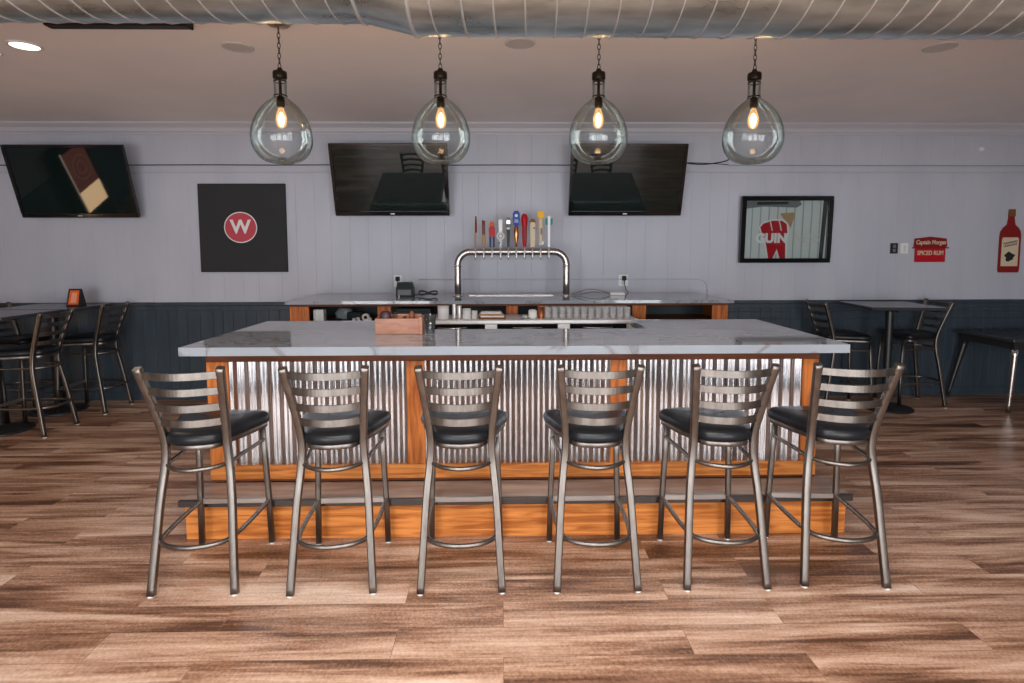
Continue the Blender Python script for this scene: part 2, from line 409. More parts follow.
downlight(-1.752, 3.955, False, 'unlit round ceiling disc between the dark rail and the leftmost pendant')
downlight(.123, 3.86, False, 'unlit round ceiling disc half hidden above the two middle pendants')
downlight(2.94, 3.90, False, 'unlit dim ceiling disc over the framed beer picture')

# ---------------------------------------------------------------- pendants
def pendant():
    t = thing('globe_pendant_light', (0, 0, CEIL), '', 'pendant lamp', 'blown glass pendants over the bar')
    Z = CEIL
    MB().lathe([(.0001, 0), (.065, 0), (.066, -.008), (.05, -.018), (.012, -.024), (.0001, -.024)], (0, 0, 0), 32).build('canopy', M['brass'], t, local=True)
    ch = MB(); z = -.024; k = 0
    while z > -.235:
        ln = .036
        pts = []
        for i in range(14):
            a = 2*PI*i/14; u = .0085*math.cos(a); v = (ln/2)*math.sin(a)
            pts.append((u, 0, z-ln/2+v) if k % 2 else (0, u, z-ln/2+v))
        ch.sweep(pts, circ(.0024, 6), up=(.3, .7, 0), closed=True)
        z -= ln-.0065; k += 1
    ch.sweep([(.015*math.cos(2*PI*i/16), 0, z-.013+.015*math.sin(2*PI*i/16)) for i in range(16)], circ(.0028, 6), up=(.3, .7, 0), closed=True)
    ch.build('chain', M['bronze'], t, local=True)
    MB().lathe([(.010, -.264), (.014, -.268), (.010, -.277)], (0, 0, 0), 16).lathe([(.0001, -.276), (.02, -.276), (.038, -.281), (.041, -.289), (.041, -.318), (.038, -.325), (.0001, -.325)], (0, 0, 0), 28).build('cap', M['bronze'], t, local=True)
    gp = [(.036, -.322), (.037, -.35), (.037, -.41), (.039, -.43), (.056, -.447), (.088, -.473), (.120, -.508), (.148, -.552), (.168, -.602), (.177, -.652), (.176, -.700), (.163, -.744), (.139, -.782), (.108, -.808), (.078, -.818), (.066, -.820), (.05, -.814), (.02, -.806), (.0001, -.804)]
    gp = [(p.x, p.y) for p in catmull([(a, b, 0) for a, b in gp], 4)]
    g = MB().lathe(gp, (0, 0, 0), 56).build('glass_globe', M['globe'], t, local=True)
    MB().lathe([(.0375, -.338), (.0395, -.341), (.0375, -.344)], (0, 0, 0), 32).build('neck_wire', M['bronze'], t, local=True)
    MB().lathe([(.038, -.420), (.0405, -.424), (.038, -.428)], (0, 0, 0), 32).build('neck_wire', M['bronze'], t, local=True)
    MB().lathe([(.0001, -.325), (.008, -.325), (.009, -.335), (.009, -.42), (.024, -.432), (.024, -.478), (.018, -.492), (.0001, -.493)], (0, 0, 0), 24).build('socket', M['bronze'], t, local=True)
    b = MB().lathe([(.014, -.490), (.018, -.505), (.030, -.540), (.033, -.565), (.028, -.595), (.014, -.612), (.0001, -.616)], (0, 0, 0), 24).build('bulb', M['bulb'], t, local=True)
    fl = MB().lathe([(.0001, -.520), (.007, -.524), (.015, -.540), (.019, -.565), (.013, -.592), (.0001, -.600)], (0, 0, 0), 16)
    fl.build('filament', M['filament'], b, local=True)
    l = bpy.data.lights.new('pendant_lamp', 'POINT'); l.energy = 14; l.color = (1, .74, .52); l.shadow_soft_size = .02
    q = bpy.data.objects.new('pendant_lamp', l); COL.objects.link(q); q.parent = t; q.location = (0, 0, -.560)
    return t
pl = pendant()
for i, (x, lb) in enumerate([(-1.33, 'clear glass globe pendant hanging nearest the black square canvas'), (-.368, 'clear glass globe pendant overlapping the corner of the central television'),
        (.59, 'clear glass globe pendant hanging in front of the television beside the tap handles'), (1.542, 'clear glass globe pendant nearest the framed beer picture')]):
    o = pl if i == 0 else copy_tree(pl)
    o.location = (x, 3.55, CEIL); o['label'] = lb

# ---------------------------------------------------------------- bar stools
def make_stool():
    t = thing('bar_stool', (0, 0, 0), '', 'bar stool')
    P = M['pewter']; K = dict(local=True)
    back = [(.193, 0, .006), (.180, .034, .22), (.167, .070, .44), (.153, .094, .58), (.145, .096, .68), (.149, .078, .78), (.167, .022, .95), (.184, -.030, 1.094)]
    prof = rrect(.035, .031, .006, 2)
    for s in (-1, 1):
        pth = catmull([(s*x, y, z) for x, y, z in back], 5)
        leg = MB().sweep(pth, prof, up=(0, 1, 0)).build('back_leg', P, t, **K)
        MB().lathe([(.0001, .007), (.0165, .007), (.0165, .002), (.015, 0), (.0001, 0)], (s*.193, 0, 0), 16).build('glide', M['glide'], leg, **K)
    for s in (-1, 1):
        leg = MB().sweep([(s*.190, .480, .008), (s*.184, .472, .28), (s*.176, .462, .50), (s*.170, .452, .70)], rrect(.029, .028, .006, 2), up=(0, 1, 0)).build('front_leg', P, t, **K)
        MB().lathe([(.0001, .007), (.015, .007), (.015, .002), (.013, 0), (.0001, 0)], (s*.190, .480, 0), 16).build('glide', M['glide'], leg, **K)
    # four curved ladder slats
    for zc, xe, ye in ((1.060, .178, -.016), (.981, .169, .012), (.899, .159, .040), (.822, .151, .066)):
        pth = []
        for i in range(21):
            u = -1+i/10; pth.append((u*xe, ye-.058*(1-abs(u)**2.0), zc))
        MB().sweep(pth, rrect(.008, .035, .0015, 1), up=(0, 0, 1), smooth=False).build('slat', P, t, **K)
    # seat outline
    def outline(off):
        base = [(0, .472), (.10, .466), (.180, .452), (.222, .420), (.225, .378), (.205, .31), (.178, .22), (.150, .15), (.128, .085), (.10, .048), (.05, .030), (0, .024)]
        base = [(x, .472-(.472-y)*1.0) for x, y in base]; c = [(x, y) for x, y in base]+[(-x, y) for x, y in base[-2:0:-1]]
        cc = [Vector((x, y, 0)) for x, y in c]; cc = cc+[cc[0]]
        pts = catmull(cc, 4)[:-1]; n = len(pts); out = []
        for i in range(n):
            tn = (pts[(i+1) % n]-pts[i-1]).normalized(); nn = Vector((-tn.y, tn.x, 0))
            if nn.dot(pts[i]-Vector((0, .27, 0))) > 0: nn = -nn
            out.append(pts[i]+nn*off)
        return out
    st = MB(); R = []
    for off, z in ((.012, .712), (.002, .716), (-.003, .728), (-.004, .742), (.002, .756), (.014, .765), (.035, .771), (.07, .774)):
        R.append([(p.x, p.y, z) for p in outline(off)])
    st.rings(R, cap=False, smooth=True)
    last = R[-1]; n = len(last)
    st.add(last+[(0, .27, .776)], [(i, (i+1) % n, n) for i in range(n)], True); st.add(R[0], [tuple(range(n))])
    st.build('seat', M['vinyl'], t, **K)
    MB().sweep([(p.x, p.y, .700) for p in outline(.014)], rrect(.008, .024, .002, 1), up=(0, 0, 1), closed=True).build('seat_frame', P, t, **K)
    def ring(pts, z, r, name, dz=0):
        full = [(x, y, z) for x, y in pts]+[(-x, y, z) for x, y in pts[-2::-1]]
        MB().sweep(catmull(full, 5), circ(r, 10), up=(0, 0, 1)).build(name, P, t, **K)
    ring([(.176, .462), (.168, .34), (.154, .22), (.148, .130), (.130, .080), (.078, .030), (0, .006)], .603, .0105, 'seat_brace')
    ring([(.185, .475), (.184, .36), (.180, .22), (.168, .085), (.145, .022), (.085, -.020), (0, -.036)], .252, .0115, 'footrest_ring')
    MB().sweep([(-.184, .475, .25), (.184, .475, .25)], rrect(.014, .030, .003, 1), up=(0, 0, 1), smooth=False).build('stretcher', M['steel_bar'], t, **K)
    return t
stool = make_stool()
bar_l = ['metal ladder-back bar stool at the far left end of the bar, seat turned slightly outwards',
 'second metal bar stool from the left along the counter, by the square canvas end',
 'metal bar stool in front of the oak post nearest the wooden napkin box',
 'metal bar stool just right of the counter middle, before the second inner oak post',
 'second metal bar stool from the right end of the counter',
 'metal bar stool at the right end of the counter, before the oak corner post']
for i, (x, y, r) in enumerate([(-1.462, 2.60, 1.5), (-.809, 2.592, 2.4), (-.198, 2.59, .8), (.448, 2.59, 0), (1.070, 2.592, 0), (1.645, 2.60, -3.6)]):
    o = stool if i == 0 else copy_tree(stool)
    o.location = (x, y, 0); o.rotation_euler = (0, 0, math.radians(r)); o['label'] = bar_l[i]; o['group'] = 'bar stools along the counter'
for x, y, r, lb, g in [(-4.0, 5.14, 90, 'metal ladder-back stool on the bar side of the nearer high table', 'stools at the left high tables'),
        (-3.96, 5.86, 88, 'metal ladder-back stool beside the high table with the orange card', 'stools at the left high tables'),
        (-5.12, 5.84, -90, 'stool behind the orange card table, only its back tips showing', 'stools at the left high tables'),
        (-5.12, 5.14, -90, 'stool on the wall side of the nearer high table, mostly cut off', 'stools at the left high tables'),
        (3.27, 5.83, -90, 'metal stool between the bar and the small dark high table', 'stools at the right high table'),
        (4.55, 5.88, 90, 'metal stool between the dark high table and the low black table', 'stools at the right high table')]:
    o = copy_tree(stool); o.location = (x, y, 0); o.rotation_euler = (0, 0, math.radians(r)); o['label'] = lb; o['group'] = g

# ---------------------------------------------------------------- high tables
def high_table(x0, x1, y0, y1, rz, label, px=None):
    cx, cy = (x0+x1)/2, (y0+y1)/2; hx, hy = (x1-x0)/2, (y1-y0)/2
    t = thing('high_table', (cx, cy, 0), label, 'table', rz=rz)
    MB().box(-hx, hx, -hy, hy, 1.042, 1.070, .004).build('tabletop', M['blacktop'], t, local=True)
    MB().lathe([(.0001, 0), (.25, 0), (.25, .012), (.20, .024), (.06, .045), (.04, .06), (.0001, .06)], (0, 0, 0), 32).build('base', M['blackmetal'], t, local=True)
    MB().lathe([(.038, .05), (.038, 1.0)], (0, 0, 0), 20).build('column', M['blackmetal'], t, local=True)
    MB().box(-.2, .2, -.025, .025, 1.01, 1.042).box(-.025, .025, -.2, .2, 1.01, 1.042).build('top_bracket', M['blackmetal'], t, local=True)
    return t
high_table(-4.93, -4.20, 4.83, 5.49, 0, 'dark-topped square high table nearest the camera by the wall stools')
high_table(-4.93, -4.17, 5.52, 6.15, 0, 'dark-topped high table against the wall holding the orange card stand')
high_table(3.60, 4.28, 5.36, 6.06, math.radians(-7), 'small dark high table on one column between two stools by the back wall')

# card stand
t = thing('card_holder', (-4.31, 5.86, 1.070), 'black A-frame holder with an orange card standing on the high table', 'card holder')
h = MB(); h.prism([(-.09, 0), (.03, 0), (.022, .178), (-.078, .178)], -.004, .0)
h2 = MB(); X0, Y0, Z0 = -4.31, 5.86, 1.071
h2.add([(X0-.085, Y0-.05, Z0), (X0+.05, Y0-.05, Z0), (X0+.05, Y0+.05, Z0), (X0-.085, Y0+.05, Z0), (X0-.08, Y0-.006, Z0+.175), (X0+.045, Y0-.006, Z0+.175), (X0+.045, Y0+.006, Z0+.175), (X0-.08, Y0+.006, Z0+.175)],
       [(0, 3, 2, 1), (4, 5, 6, 7), (0, 1, 5, 4), (1, 2, 6, 5), (2, 3, 7, 6), (3, 0, 4, 7)])
h2.build('stand', M['black'], t)
def slope_y(z): return Y0-.05+(z-Z0)/.175*.044
def on_slope(pts, d): return [(X0+x, slope_y(Z0+z)-d, Z0+z) for x, z in pts]
p1 = [(-.080+.012, .018), (.034, .018), (.030, .158), (-.062, .158)]
m_ = MB(); m_.rings([on_slope(p1, .001), on_slope(p1, .003)]); m_.build('card', M['orange'], t)
p2 = [(-.045, .035), (.012, .035), (.009, .135), (-.040, .135)]
m_ = MB(); m_.rings([on_slope(p2, .0032), on_slope(p2, .0038)]); m_.build('card_print', mat('pale_orange_print', (.80, .32, .18), .5), t)

# low black table at right
t = thing('low_table', (5.45, 5.8, 0), 'low black table with tapered bright metal corner legs by the right wall', 'table')
MB().box(4.98, 5.92, 5.42, 6.17, .715, .75, .006).build('tabletop', M['blacktop'], t)
MB().box(5.03, 5.87, 5.47, 6.12, .64, .715).build('apron', M['black'], t)
for (tx, ty), (fx, fy), mt in (((5.06, 5.49), (5.04, 5.50), 'chrome'), ((5.85, 5.49), (5.90, 5.45), 'blackmetal'), ((5.06, 6.10), (4.93, 6.14), 'blackmetal'), ((5.85, 6.10), (5.90, 6.14), 'blackmetal')):
    n = 10; b = MB()
    b.sweep([(fx+(tx-fx)*i/n, fy+(ty-fy)*i/n, .01+.63*i/n) for i in range(n+1)], circ(.034, 16), up=(0, 1, 0), scale=[.42+.58*(i/n) for i in range(n+1)])
    lg = b.build('leg', M[mt], t)
    if mt == 'chrome': lg['label'] = 'bright metal leg'
    MB().lathe([(.0001, .03), (.018, .03), (.02, 0), (.0001, 0)], (fx, fy, 0), 14).build('foot', M['black'], lg)

# ---------------------------------------------------------------- the bar
BX0, BX1, BF = -1.755, 1.912, 3.37
bar = thing('serving_bar', (.08, 3.37, 0), 'long bar front of corrugated galvanised steel framed with orange oak posts and rails', 'bar')
b = MB(); b.box(BX0+.02, BX1-.02, BF+.035, BF+.065, .24, 1.005); b.build('front_backing', M['darkoak'], bar)
for n_, x0, x1, in (('side_panel', BX0, BX0+.03), ('side_panel', BX1-.03, BX1)):
    MB().box(x0, x1, BF+.04, 4.38, 0.0, 1.025).build(n_, M['oak'], bar)
MB().box(-.60, -.57, 3.90, 4.38, 0, 1.025).build('well_panel', M['oak'], bar)
MB().box(1.03, 1.06, 3.90, 4.38, 0, 1.025).build('well_panel', M['oak'], bar)
MB().box(-.57, 1.03, 3.88, 3.90, 0, 1.025).build('well_panel', M['oak'], bar)
MB().box(BX0+.03, -.60, 4.35, 4.38, 0, 1.025).build('rear_panel', M['oak'], bar)
MB().box(1.06, BX1-.03, 4.35, 4.38, 0, 1.025).build('rear_panel', M['oak'], bar)
for x0, x1 in ((BX0, -1.628), (-.573, -.466), (.650, .748), (1.818, BX1)):
    MB().box(x0, x1, BF, BF+.035, .335, .966, .003).build('post', M['oak'], bar)
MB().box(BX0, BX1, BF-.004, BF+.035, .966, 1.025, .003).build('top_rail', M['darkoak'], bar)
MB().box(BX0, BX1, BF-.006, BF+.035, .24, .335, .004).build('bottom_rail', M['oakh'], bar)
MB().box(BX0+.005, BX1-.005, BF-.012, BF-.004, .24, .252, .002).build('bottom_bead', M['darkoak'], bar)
PW = .0677
for x0, x1 in ((-1.628, -.573), (-.466, .650), (.748, 1.818)):
    b = MB(); n = int((x1-x0)/PW*16); F_ = []; 
    pts = []
    for i in range(n+1):
        x = x0+(x1-x0)*i/n; pts.append((x, BF+.017-.0072*math.cos(2*PI*(x+.02)/PW)))
    k = len(pts)
    b.add([(x, y, .335) for x, y in pts]+[(x, y, .966) for x, y in pts], [(i, i+1, k+i+1, k+i) for i in range(k-1)], True)
    b.add([(x, y+.002, .335) for x, y in pts]+[(x, y+.002, .966) for x, y in pts], [(i+1, i, k+i, k+i+1) for i in range(k-1)], True)
    b.build('corrugated_panel', M['galv'], bar)
# worktop of the bar (open U around the well)
ct = MB(); TX0, TX1 = -1.835, 2.010
ct.slab([(TX0, 3.233), (TX1, 3.233), (TX1, 4.47), (1.015, 4.47), (1.015, 3.96), (-.555, 3.96), (-.555, 4.47), (TX0, 4.47)], 1.026, 1.075)
tag(ct.build('bar_countertop', M['quartz'], origin=(.08, 3.6, 1.026)), 'glossy grey veined quartz countertop of the main bar, facing the stools', 'countertop')
# step
st = thing('foot_platform', (.08, 3.2, 0), 'low oak-faced foot platform with a metal nosing running under the stools', 'step')
PX0, PX1 = -1.795, 1.975
MB().box(PX0+.012, PX1-.012, 3.135, 3.155, 0, .196).box(PX0+.012, PX0+.032, 3.155, BF+.03, 0, .196).box(PX1-.032, PX1-.012, 3.155, BF+.03, 0, .196).build('front_board', M['oakh'], st)
MB().box(PX0, PX1, 3.12, BF-.012, .196, .236, .002).build('tread', noise_col(mat('grey_brown_vinyl_tread', (.3, .23, .19), .3), (.26, .18, .145), (.46, .35, .29), (1, 9, 1), 2.5, 5), st)
MB().box(PX0-.01, PX1+.01, 3.098, 3.121, .200, .239, .004).build('nosing', mat('dark_metal_nosing', (.085, .075, .07), .38, .8), st)

# ---------------------------------------------------------------- back bar
bb = thing('back_bar_cabinet', (.08, 5.7, 0), 'oak-framed back bar cabinet with an open shelf along the wall', 'cabinet')
M['bbin'] = mat('dark_cabinet_interior', (.03, .04, .046), .6)
for x0, x1 in ((-1.938, -1.766), (-1.141, -1.017), (.036, .146), (1.198, 1.328), (1.941, 2.089)):
    MB().box(x0, x1, 5.22, 5.245, .0, 1.115, .002).build('post', M['oak'], bb)
MB().box(-1.938, 2.089, 5.215, 5.245, 1.115, 1.136, .002).build('top_rail', M['darkoak'], bb)
MB().box(-1.92, 2.07, 5.245, 5.85, .945, .965).build('shelf', M['brown'], bb)
MB().box(-1.92, 2.07, 5.83, 5.85, 0, 1.135).build('back_panel', M['bbin'], bb)
MB().box(-1.938, -1.918, 5.245, 5.85, 0, 1.135).build('side_panel', M['oak'], bb)
MB().box(2.069, 2.089, 5.245, 5.85, 0, 1.135).build('side_panel', M['oak'], bb)
for a, b_ in ((-1.766, -1.141), (-1.017, .036), (.146, 1.198), (1.328, 1.941)):
    dr = MB().box(a+.004, b_-.004, 5.222, 5.242, .09, .94, .003).build('door', M['oak'], bb)
    MB().box((a+b_)/2-.05, (a+b_)/2+.05, 5.20, 5.21, .88, .89).box((a+b_)/2-.05, (a+b_)/2-.04, 5.20, 5.225, .88, .89).box((a+b_)/2+.04, (a+b_)/2+.05, 5.20, 5.225, .88, .89).build('handle', M['steel'], dr)
tag(MB().box(-1.97, 2.13, 5.19, 6.19, 1.137, 1.166).build('back_bar_countertop', M['quartz'], origin=(.08, 5.7, 1.137)), 'pale quartz countertop of the back bar under the tap tower', 'countertop')

# stainless underbar unit
ub = thing('underbar_unit', (.3, 4.9, 0), 'stainless steel underbar unit with dark drawers between bar and back bar', 'bar equipment')
MB().box(-.80, 1.15, 4.752, 5.17, 1.005, 1.043, .006).build('steel_top', M['steel'], ub)
MB().box(-.80, 1.15, 4.78, 5.15, .15, 1.005).build('body', M['black'], ub)
for x in (-.80, -.144, .468, 1.05):
    MB().box(x, x+.10, 4.762, 4.78, .15, 1.005).build('upright', M['steel'], ub)
for x0, x1 in ((-.70, -.144), (-.044, .468), (.568, 1.05)):
    d = MB().box(x0+.006, x1-.006, 4.765, 4.78, .60, .998, .003).build('drawer', M['gloss_black'], ub)
    c = (x0+x1)/2; pts = [(c-.13+.26*i/16, 4.762-.035*math.sin(PI*i/16), .976) for i in range(17)]
    MB().sweep(pts, rrect(.010, .007, .002, 1)).build('handle', M['chrome'], d)
for x in (-.75, 1.10):
    for y in (4.80, 5.12):
        MB().lathe([(.0001, .16), (.018, .16), (.018, .02), (.024, .012), (.024, 0), (.0001, 0)], (x, y, 0), 14).build('leg', M['steel'], ub)

# ---------------------------------------------------------------- glasses and clutter
def tumbler(h=.10, r=.029, mt='frosted'):
    return MB().lathe([(.0001, .004), (r*.72, .004), (r*.80, .010), (r, h), (r-.003, h), (r*.80-.003, .014), (.0001, .014)], (0, 0, 0), 18)
tb_ = tumbler(.096).build('glass_tumbler', M['frost'])
first = True
for row, y in enumerate((4.80, 4.875, 4.95)):
    for k in range(12):
        x = .385+.0615*k+.012*(row % 2)
        o = tb_ if first else tb_.copy()
        if not first: COL.objects.link(o)
        first = False
        o.location = (x, y, 1.043)
        tag(o, '%s row clear tumbler, %s' % (['front', 'middle', 'back'][row], ['right beside the copper mug', 'second from the copper mug', 'third from the copper mug', 'fourth from the copper mug', 'fifth from the copper mug', 'sixth from the copper mug', 'sixth from the end away from the mug', 'fifth from the end away from the mug', 'fourth from the end away from the mug', 'third from the end away from the mug', 'second from the end away from the mug', 'farthest from the copper mug'][k]), 'glass', 'tumblers on the steel underbar top')
cup = MB().lathe([(.0001, 0), (.027, 0), (.030, .01), (.034, .10), (.036, .105), (.032, .105), (.028, .012), (.0001, .010)], (0, 0, 0), 24).build('copper_mug', M['copper'], origin=(0, 0, 0))
cup.location = (.335, 4.88, 1.043); tag(cup, 'copper mug standing beside the clear tumblers', 'mug')
def blob_pack(x, y, z, sx, sy, sz, name, label, cat, mt):
    b = MB(); b.box(x-sx, x+sx, y-sy, y+sy, z, z+sz, min(sx, sy, sz)*.35)
    return tag(b.build(name, mt, origin=(x, y, z)), label, cat)
blob_pack(.26, 4.86, 1.043, .035, .04, .075, 'napkin_pack', 'wrapped pack of white napkins beside the copper mug', 'napkins', M['paper'])
blob_pack(.195, 4.86, 1.043, .028, .04, .03, 'folded_cloth', 'folded grey bar cloth beside the napkin pack', 'cloth', noise_col(mat('grey_cloth', (.3, .3, .3), .9), (.2, .2, .2), (.45, .45, .45), (1, 1, 1), 60, 2))
SZ = .965
# left bay
t = thing('paper_carton', (-1.715, 5.38, SZ), 'small white double carton on the shelf next to the end oak post', 'carton')
MB().box(-1.765, -1.715, 5.34, 5.42, SZ, SZ+.105, .002).box(-1.713, -1.668, 5.335, 5.42, SZ, SZ+.108, .002).build('carton_body', M['paper'], t)
MB().box(-1.763, -1.67, 5.345, 5.41, SZ+.1055, SZ+.110, .001).build('lid', M['white'], t)
for i, (x, y, w_, d_, h_, rz, mt, nm, lb, ct_) in enumerate([(-1.57, 5.40, .10, .14, .012, .2, 'black', 'notebook', 'flat black notebook lying beside the white carton', 'notebook'),
     (-1.40, 5.50, .16, .12, .075, -.3, 'dkgrey', 'soft_bag', 'dark grey soft bag slumped on the back bar shelf', 'bag')]):
    b = MB().box(-w_/2, w_/2, -d_/2, d_/2, 0, h_, min(.01, h_*.4))
    o = b.build(nm, M[mt]); o.location = (x, y, SZ); o.rotation_euler = (0, 0, rz); tag(o, lb, ct_)
# crumpled bag as bent sheets
b = MB(); R = []
for j in range(7):
    z = SZ+.105*j/6; k = 1-.45*(j/6)**2; ring_ = []
    for i in range(20):
        a = 2*PI*i/20; q = 1+.16*math.sin(3*a+j)+.10*math.sin(7*a-j*1.7)
        ring_.append((-1.53+.10*k*q*math.cos(a), 5.58+.07*k*q*math.sin(a), z))
    R.append(ring_)
b.rings(R, smooth=True)
tag(b.build('plastic_bag', mat('cloudy_plastic', (.22, .25, .25), .35), origin=(-1.53, 5.58, SZ)), 'crumpled cloudy plastic bag in the back bar bay with the white carton', 'bag')
t = thing('tape_roll', (-1.28, 5.36, SZ), 'white rounded paper roll standing near the second oak post of the shelf', 'paper roll')
MB().lathe([(.016, -.02), (.036, -.02), (.036, .02), (.016, .02), (.016, -.02)], (-1.28, 5.36, SZ+.036), 28, axis='Y').build('roll', M['paper'], t)
MB().lathe([(.012, -.018), (.0158, -.018), (.0158, .018), (.012, .018), (.012, -.018)], (-1.28, 5.36, SZ+.036), 20, axis='Y').build('core', M['brown'], t)
for k, (x, h_) in enumerate(((-1.345, .035), (-1.385, .028), (-1.235, .03))):
    o = MB().lathe([(.0001, 0), (.016, 0), (.018, h_), (.014, h_+.004), (.0001, h_+.004)], (0, 0, 0), 14).build('bottle_cap_jar', M['white']); o.location = (x, 5.33, SZ)
    tag(o, ['tiny white jar beside the paper roll', 'shortest tiny white jar next to the slumped bag', 'tiny white jar between the paper roll and the oak post'][k], 'jar')
# bay two: dark printer, white tubs, jars
t = thing('receipt_printer', (-.83, 5.42, SZ), 'long black box-shaped machine on the shelf behind the wooden napkin box', 'printer')
MB().box(-.995, -.665, 5.33, 5.55, SZ, SZ+.118, .008).build('casing', M['dkgrey'], t)
MB().box(-.97, -.69, 5.325, 5.331, SZ+.085, SZ+.10).build('slot', M['black'], t)
MB().box(-.72, -.68, 5.324, 5.331, SZ+.03, SZ+.045).build('button_panel', M['grey'], t)
for k, (x, r, h_, mt, nm, lb, ct_) in enumerate([(-.500, .048, .112, 'white', 'plastic_tub', 'white plastic tub on the steel top next to the pint glass', 'tub'),
      (-.408, .018, .128, 'steel', 'steel_shaker', 'slim steel shaker beside the white tub', 'shaker'), (-.364, .018, .114, 'steel', 'steel_canister', 'shorter steel canister beside the slim shaker', 'canister'),
      (-.302, .036, .088, 'white', 'squat_jar', 'squat pale jar right of the steel canister', 'jar'), (-.236, .026, .070, 'glide', 'small_glass', 'small clear glass lying right of the squat jar', 'glass')]):
    t = thing(nm, (x, 4.84, 1.043), lb, ct_)
    MB().lathe([(.0001, 0), (r*.9, 0), (r, h_*.1), (r, h_*.82), (r*.93, h_*.86), (.0001, h_*.86)], (x, 4.84, 1.043), 22).build('body', M[mt], t)
    MB().lathe([(r*.97, h_*.84), (r*1.02, h_*.86), (r*1.02, h_*.98), (r*.9, h_), (.0001, h_)], (x, 4.84, 1.043), 22).build('lid', M['steel' if mt == 'steel' else 'glide'], t)
for k in range(4):
    z = 1.043+.014*k
    o = MB().box(-.20+.015*(k % 2), .03-.012*k, 4.80+.01*k, 4.95, z, z+.013, .003).build('menu_folder', [M['brown'], M['paper'], M['tan'], M['paper']][k], origin=(-.08, 4.87, z))
    tag(o, ['brown folder at the bottom of the stack on the steel top', 'white folder second from the bottom of the steel top stack', 'tan folder second from the top of the steel top stack', 'white folder on top of the steel top stack'][k], 'folder', 'folders stacked on the steel underbar top')

# napkin box on the bar
t = thing('napkin_box', (-.69, 3.78, 1.075), 'reddish wooden open box standing on the glossy bar counter', 'wooden box')
b = MB(); X0, X1, Y0, Y1, Z0 = -.832, -.545, 3.72, 3.86, 1.075
MB().box(X0, X1, Y0, Y0+.012, Z0, Z0+.104, .002).build('front_panel', M['cherry'], t)
MB().box(X0, X0+.012, Y0+.012, Y1, Z0, Z0+.104, .002).box(X1, X1+.022, Y0, Y1, Z0, Z0+.112, .002).box(X0+.012, X1, Y0+.012, Y1, Z0, Z0+.01).build('side_panels', M['cherry'], t)
MB().box(X0+.012, X1, Y1-.012, Y1, Z0, Z0+.12, .002).build('back_panel', M['cherry'], t)
MB().box(-.66, -.65, Y0+.012, Y1-.012, Z0+.01, Z0+.11).build('divider', M['brown'], t)
def small(name, label, cat, b, mt, org):
    return tag(b.build(name, mt, origin=org), label, cat)
b = MB(); R = []
for j, (k, z) in enumerate(((.7, .02), (1, .06), (1.02, .11), (.9, .135), (.5, .148))):
    R.append([(-.775+.040*k*math.cos(2*PI*i/20), 3.79+.032*k*math.sin(2*PI*i/20), 1.075+z) for i in range(20)])
b.rings(R, smooth=True)
small('bundled_coasters', 'dark plum rounded bundle poking out of the wooden box', 'bundle', b, mat('dark_plum', (.035, .015, .025), .5), (-.775, 3.79, 1.095))
for k, (x, lb) in enumerate(((-.722, 'clear straw holder tube beside the plum bundle'), (-.704, 'second clear straw tube nearest the box middle'))):
    small('straw_tube', lb, 'tube', MB().lathe([(.0001, 0), (.007, 0), (.007, .125), (.0001, .125)], (x, 3.79, 1.086), 12), M['clear'], (x, 3.79, 1.086))
small('pepper_mill', 'small dark brown knobbed stopper standing in the wooden box', 'stopper', MB().lathe([(.0001, 0), (.018, 0), (.020, .02), (.017, .10), (.020, .112), (.012, .124), (.008, .135), (.0001, .138)], (-.602, 3.79, 1.086), 18), M['brown'], (-.602, 3.79, 1.086))
# pint glass with dark straws
t = thing('pint_glass', (-.474, 3.745, 1.075), 'clear pint glass filled with dark stir sticks beside the wooden box', 'glass')
MB().lathe([(.0001, .002), (.027, .002), (.029, .01), (.040, .128), (.0375, .128), (.027, .014), (.0001, .014)], (-.474, 3.745, 1.075), 32).build('tumbler', M['clear'], t)
b = MB()
for k in range(11):
    a = k*2.4; r = .004+.0012*k
    b.sweep([(-.474+r*math.cos(a)*.8, 3.745+r*math.sin(a)*.8, 1.091), (-.474+r*1.35*math.cos(a+.3), 3.745+r*1.35*math.sin(a+.3), 1.075+.100+.006*math.sin(k*5))], circ(.004, 6))
so = tag(b.build('stir_sticks', M['dkgrey'], origin=(-.474, 3.745, 1.091)), 'bunch of dark stir sticks inside the pint glass', 'stir sticks', kind='stuff')

# ---------------------------------------------------------------- tap tower
TY = 5.75; TA, TB, TZ = -.445, .648, 1.610
tw = thing('beer_tap_tower', (.10, TY, 1.166), 'polished steel bridge beer tower with ten colourful tap handles on the back bar', 'beer tower')
pth = [(TA, TY, 1.17), (TA, TY, 1.3), (TA, TY, TZ-.13)]
for i in range(1, 9):
    a = PI-PI/2*i/9; pth.append((TA+.13+.13*math.cos(a), TY, TZ-.13+.13*math.sin(a)))
pth += [(TA+.13, TY, TZ), (.1, TY, TZ), (TB-.13, TY, TZ)]
for i in range(1, 9):
    a = PI/2-PI/2*i/9; pth.append((TB-.13+.13*math.cos(a), TY, TZ-.13+.13*math.sin(a)))
pth += [(TB, TY, TZ-.13), (TB, TY, 1.3), (TB, TY, 1.17)]
MB().sweep(pth, circ(.034, 24), up=(0, 1, 0)).build('pipe', M['tower'], tw)
for x in (TA, TB):
    MB().lathe([(.0001, 0), (.055, 0), (.055, .006), (.040, .012), (.036, .02)], (x, TY, 1.166), 28).build('flange', M['chrome'], tw)
    MB().lathe([(.035, 0), (.040, .002), (.040, .016), (.035, .018)], (x, TY, TZ-.15), 28).build('collar', M['chrome'], tw)
for x in (TA+.13, TB-.13):
    MB().lathe([(.035, 0), (.040, .002), (.040, .014), (.035, .016)], (x-.008, TY, TZ), 28, axis='X').build('collar', M['chrome'], tw)
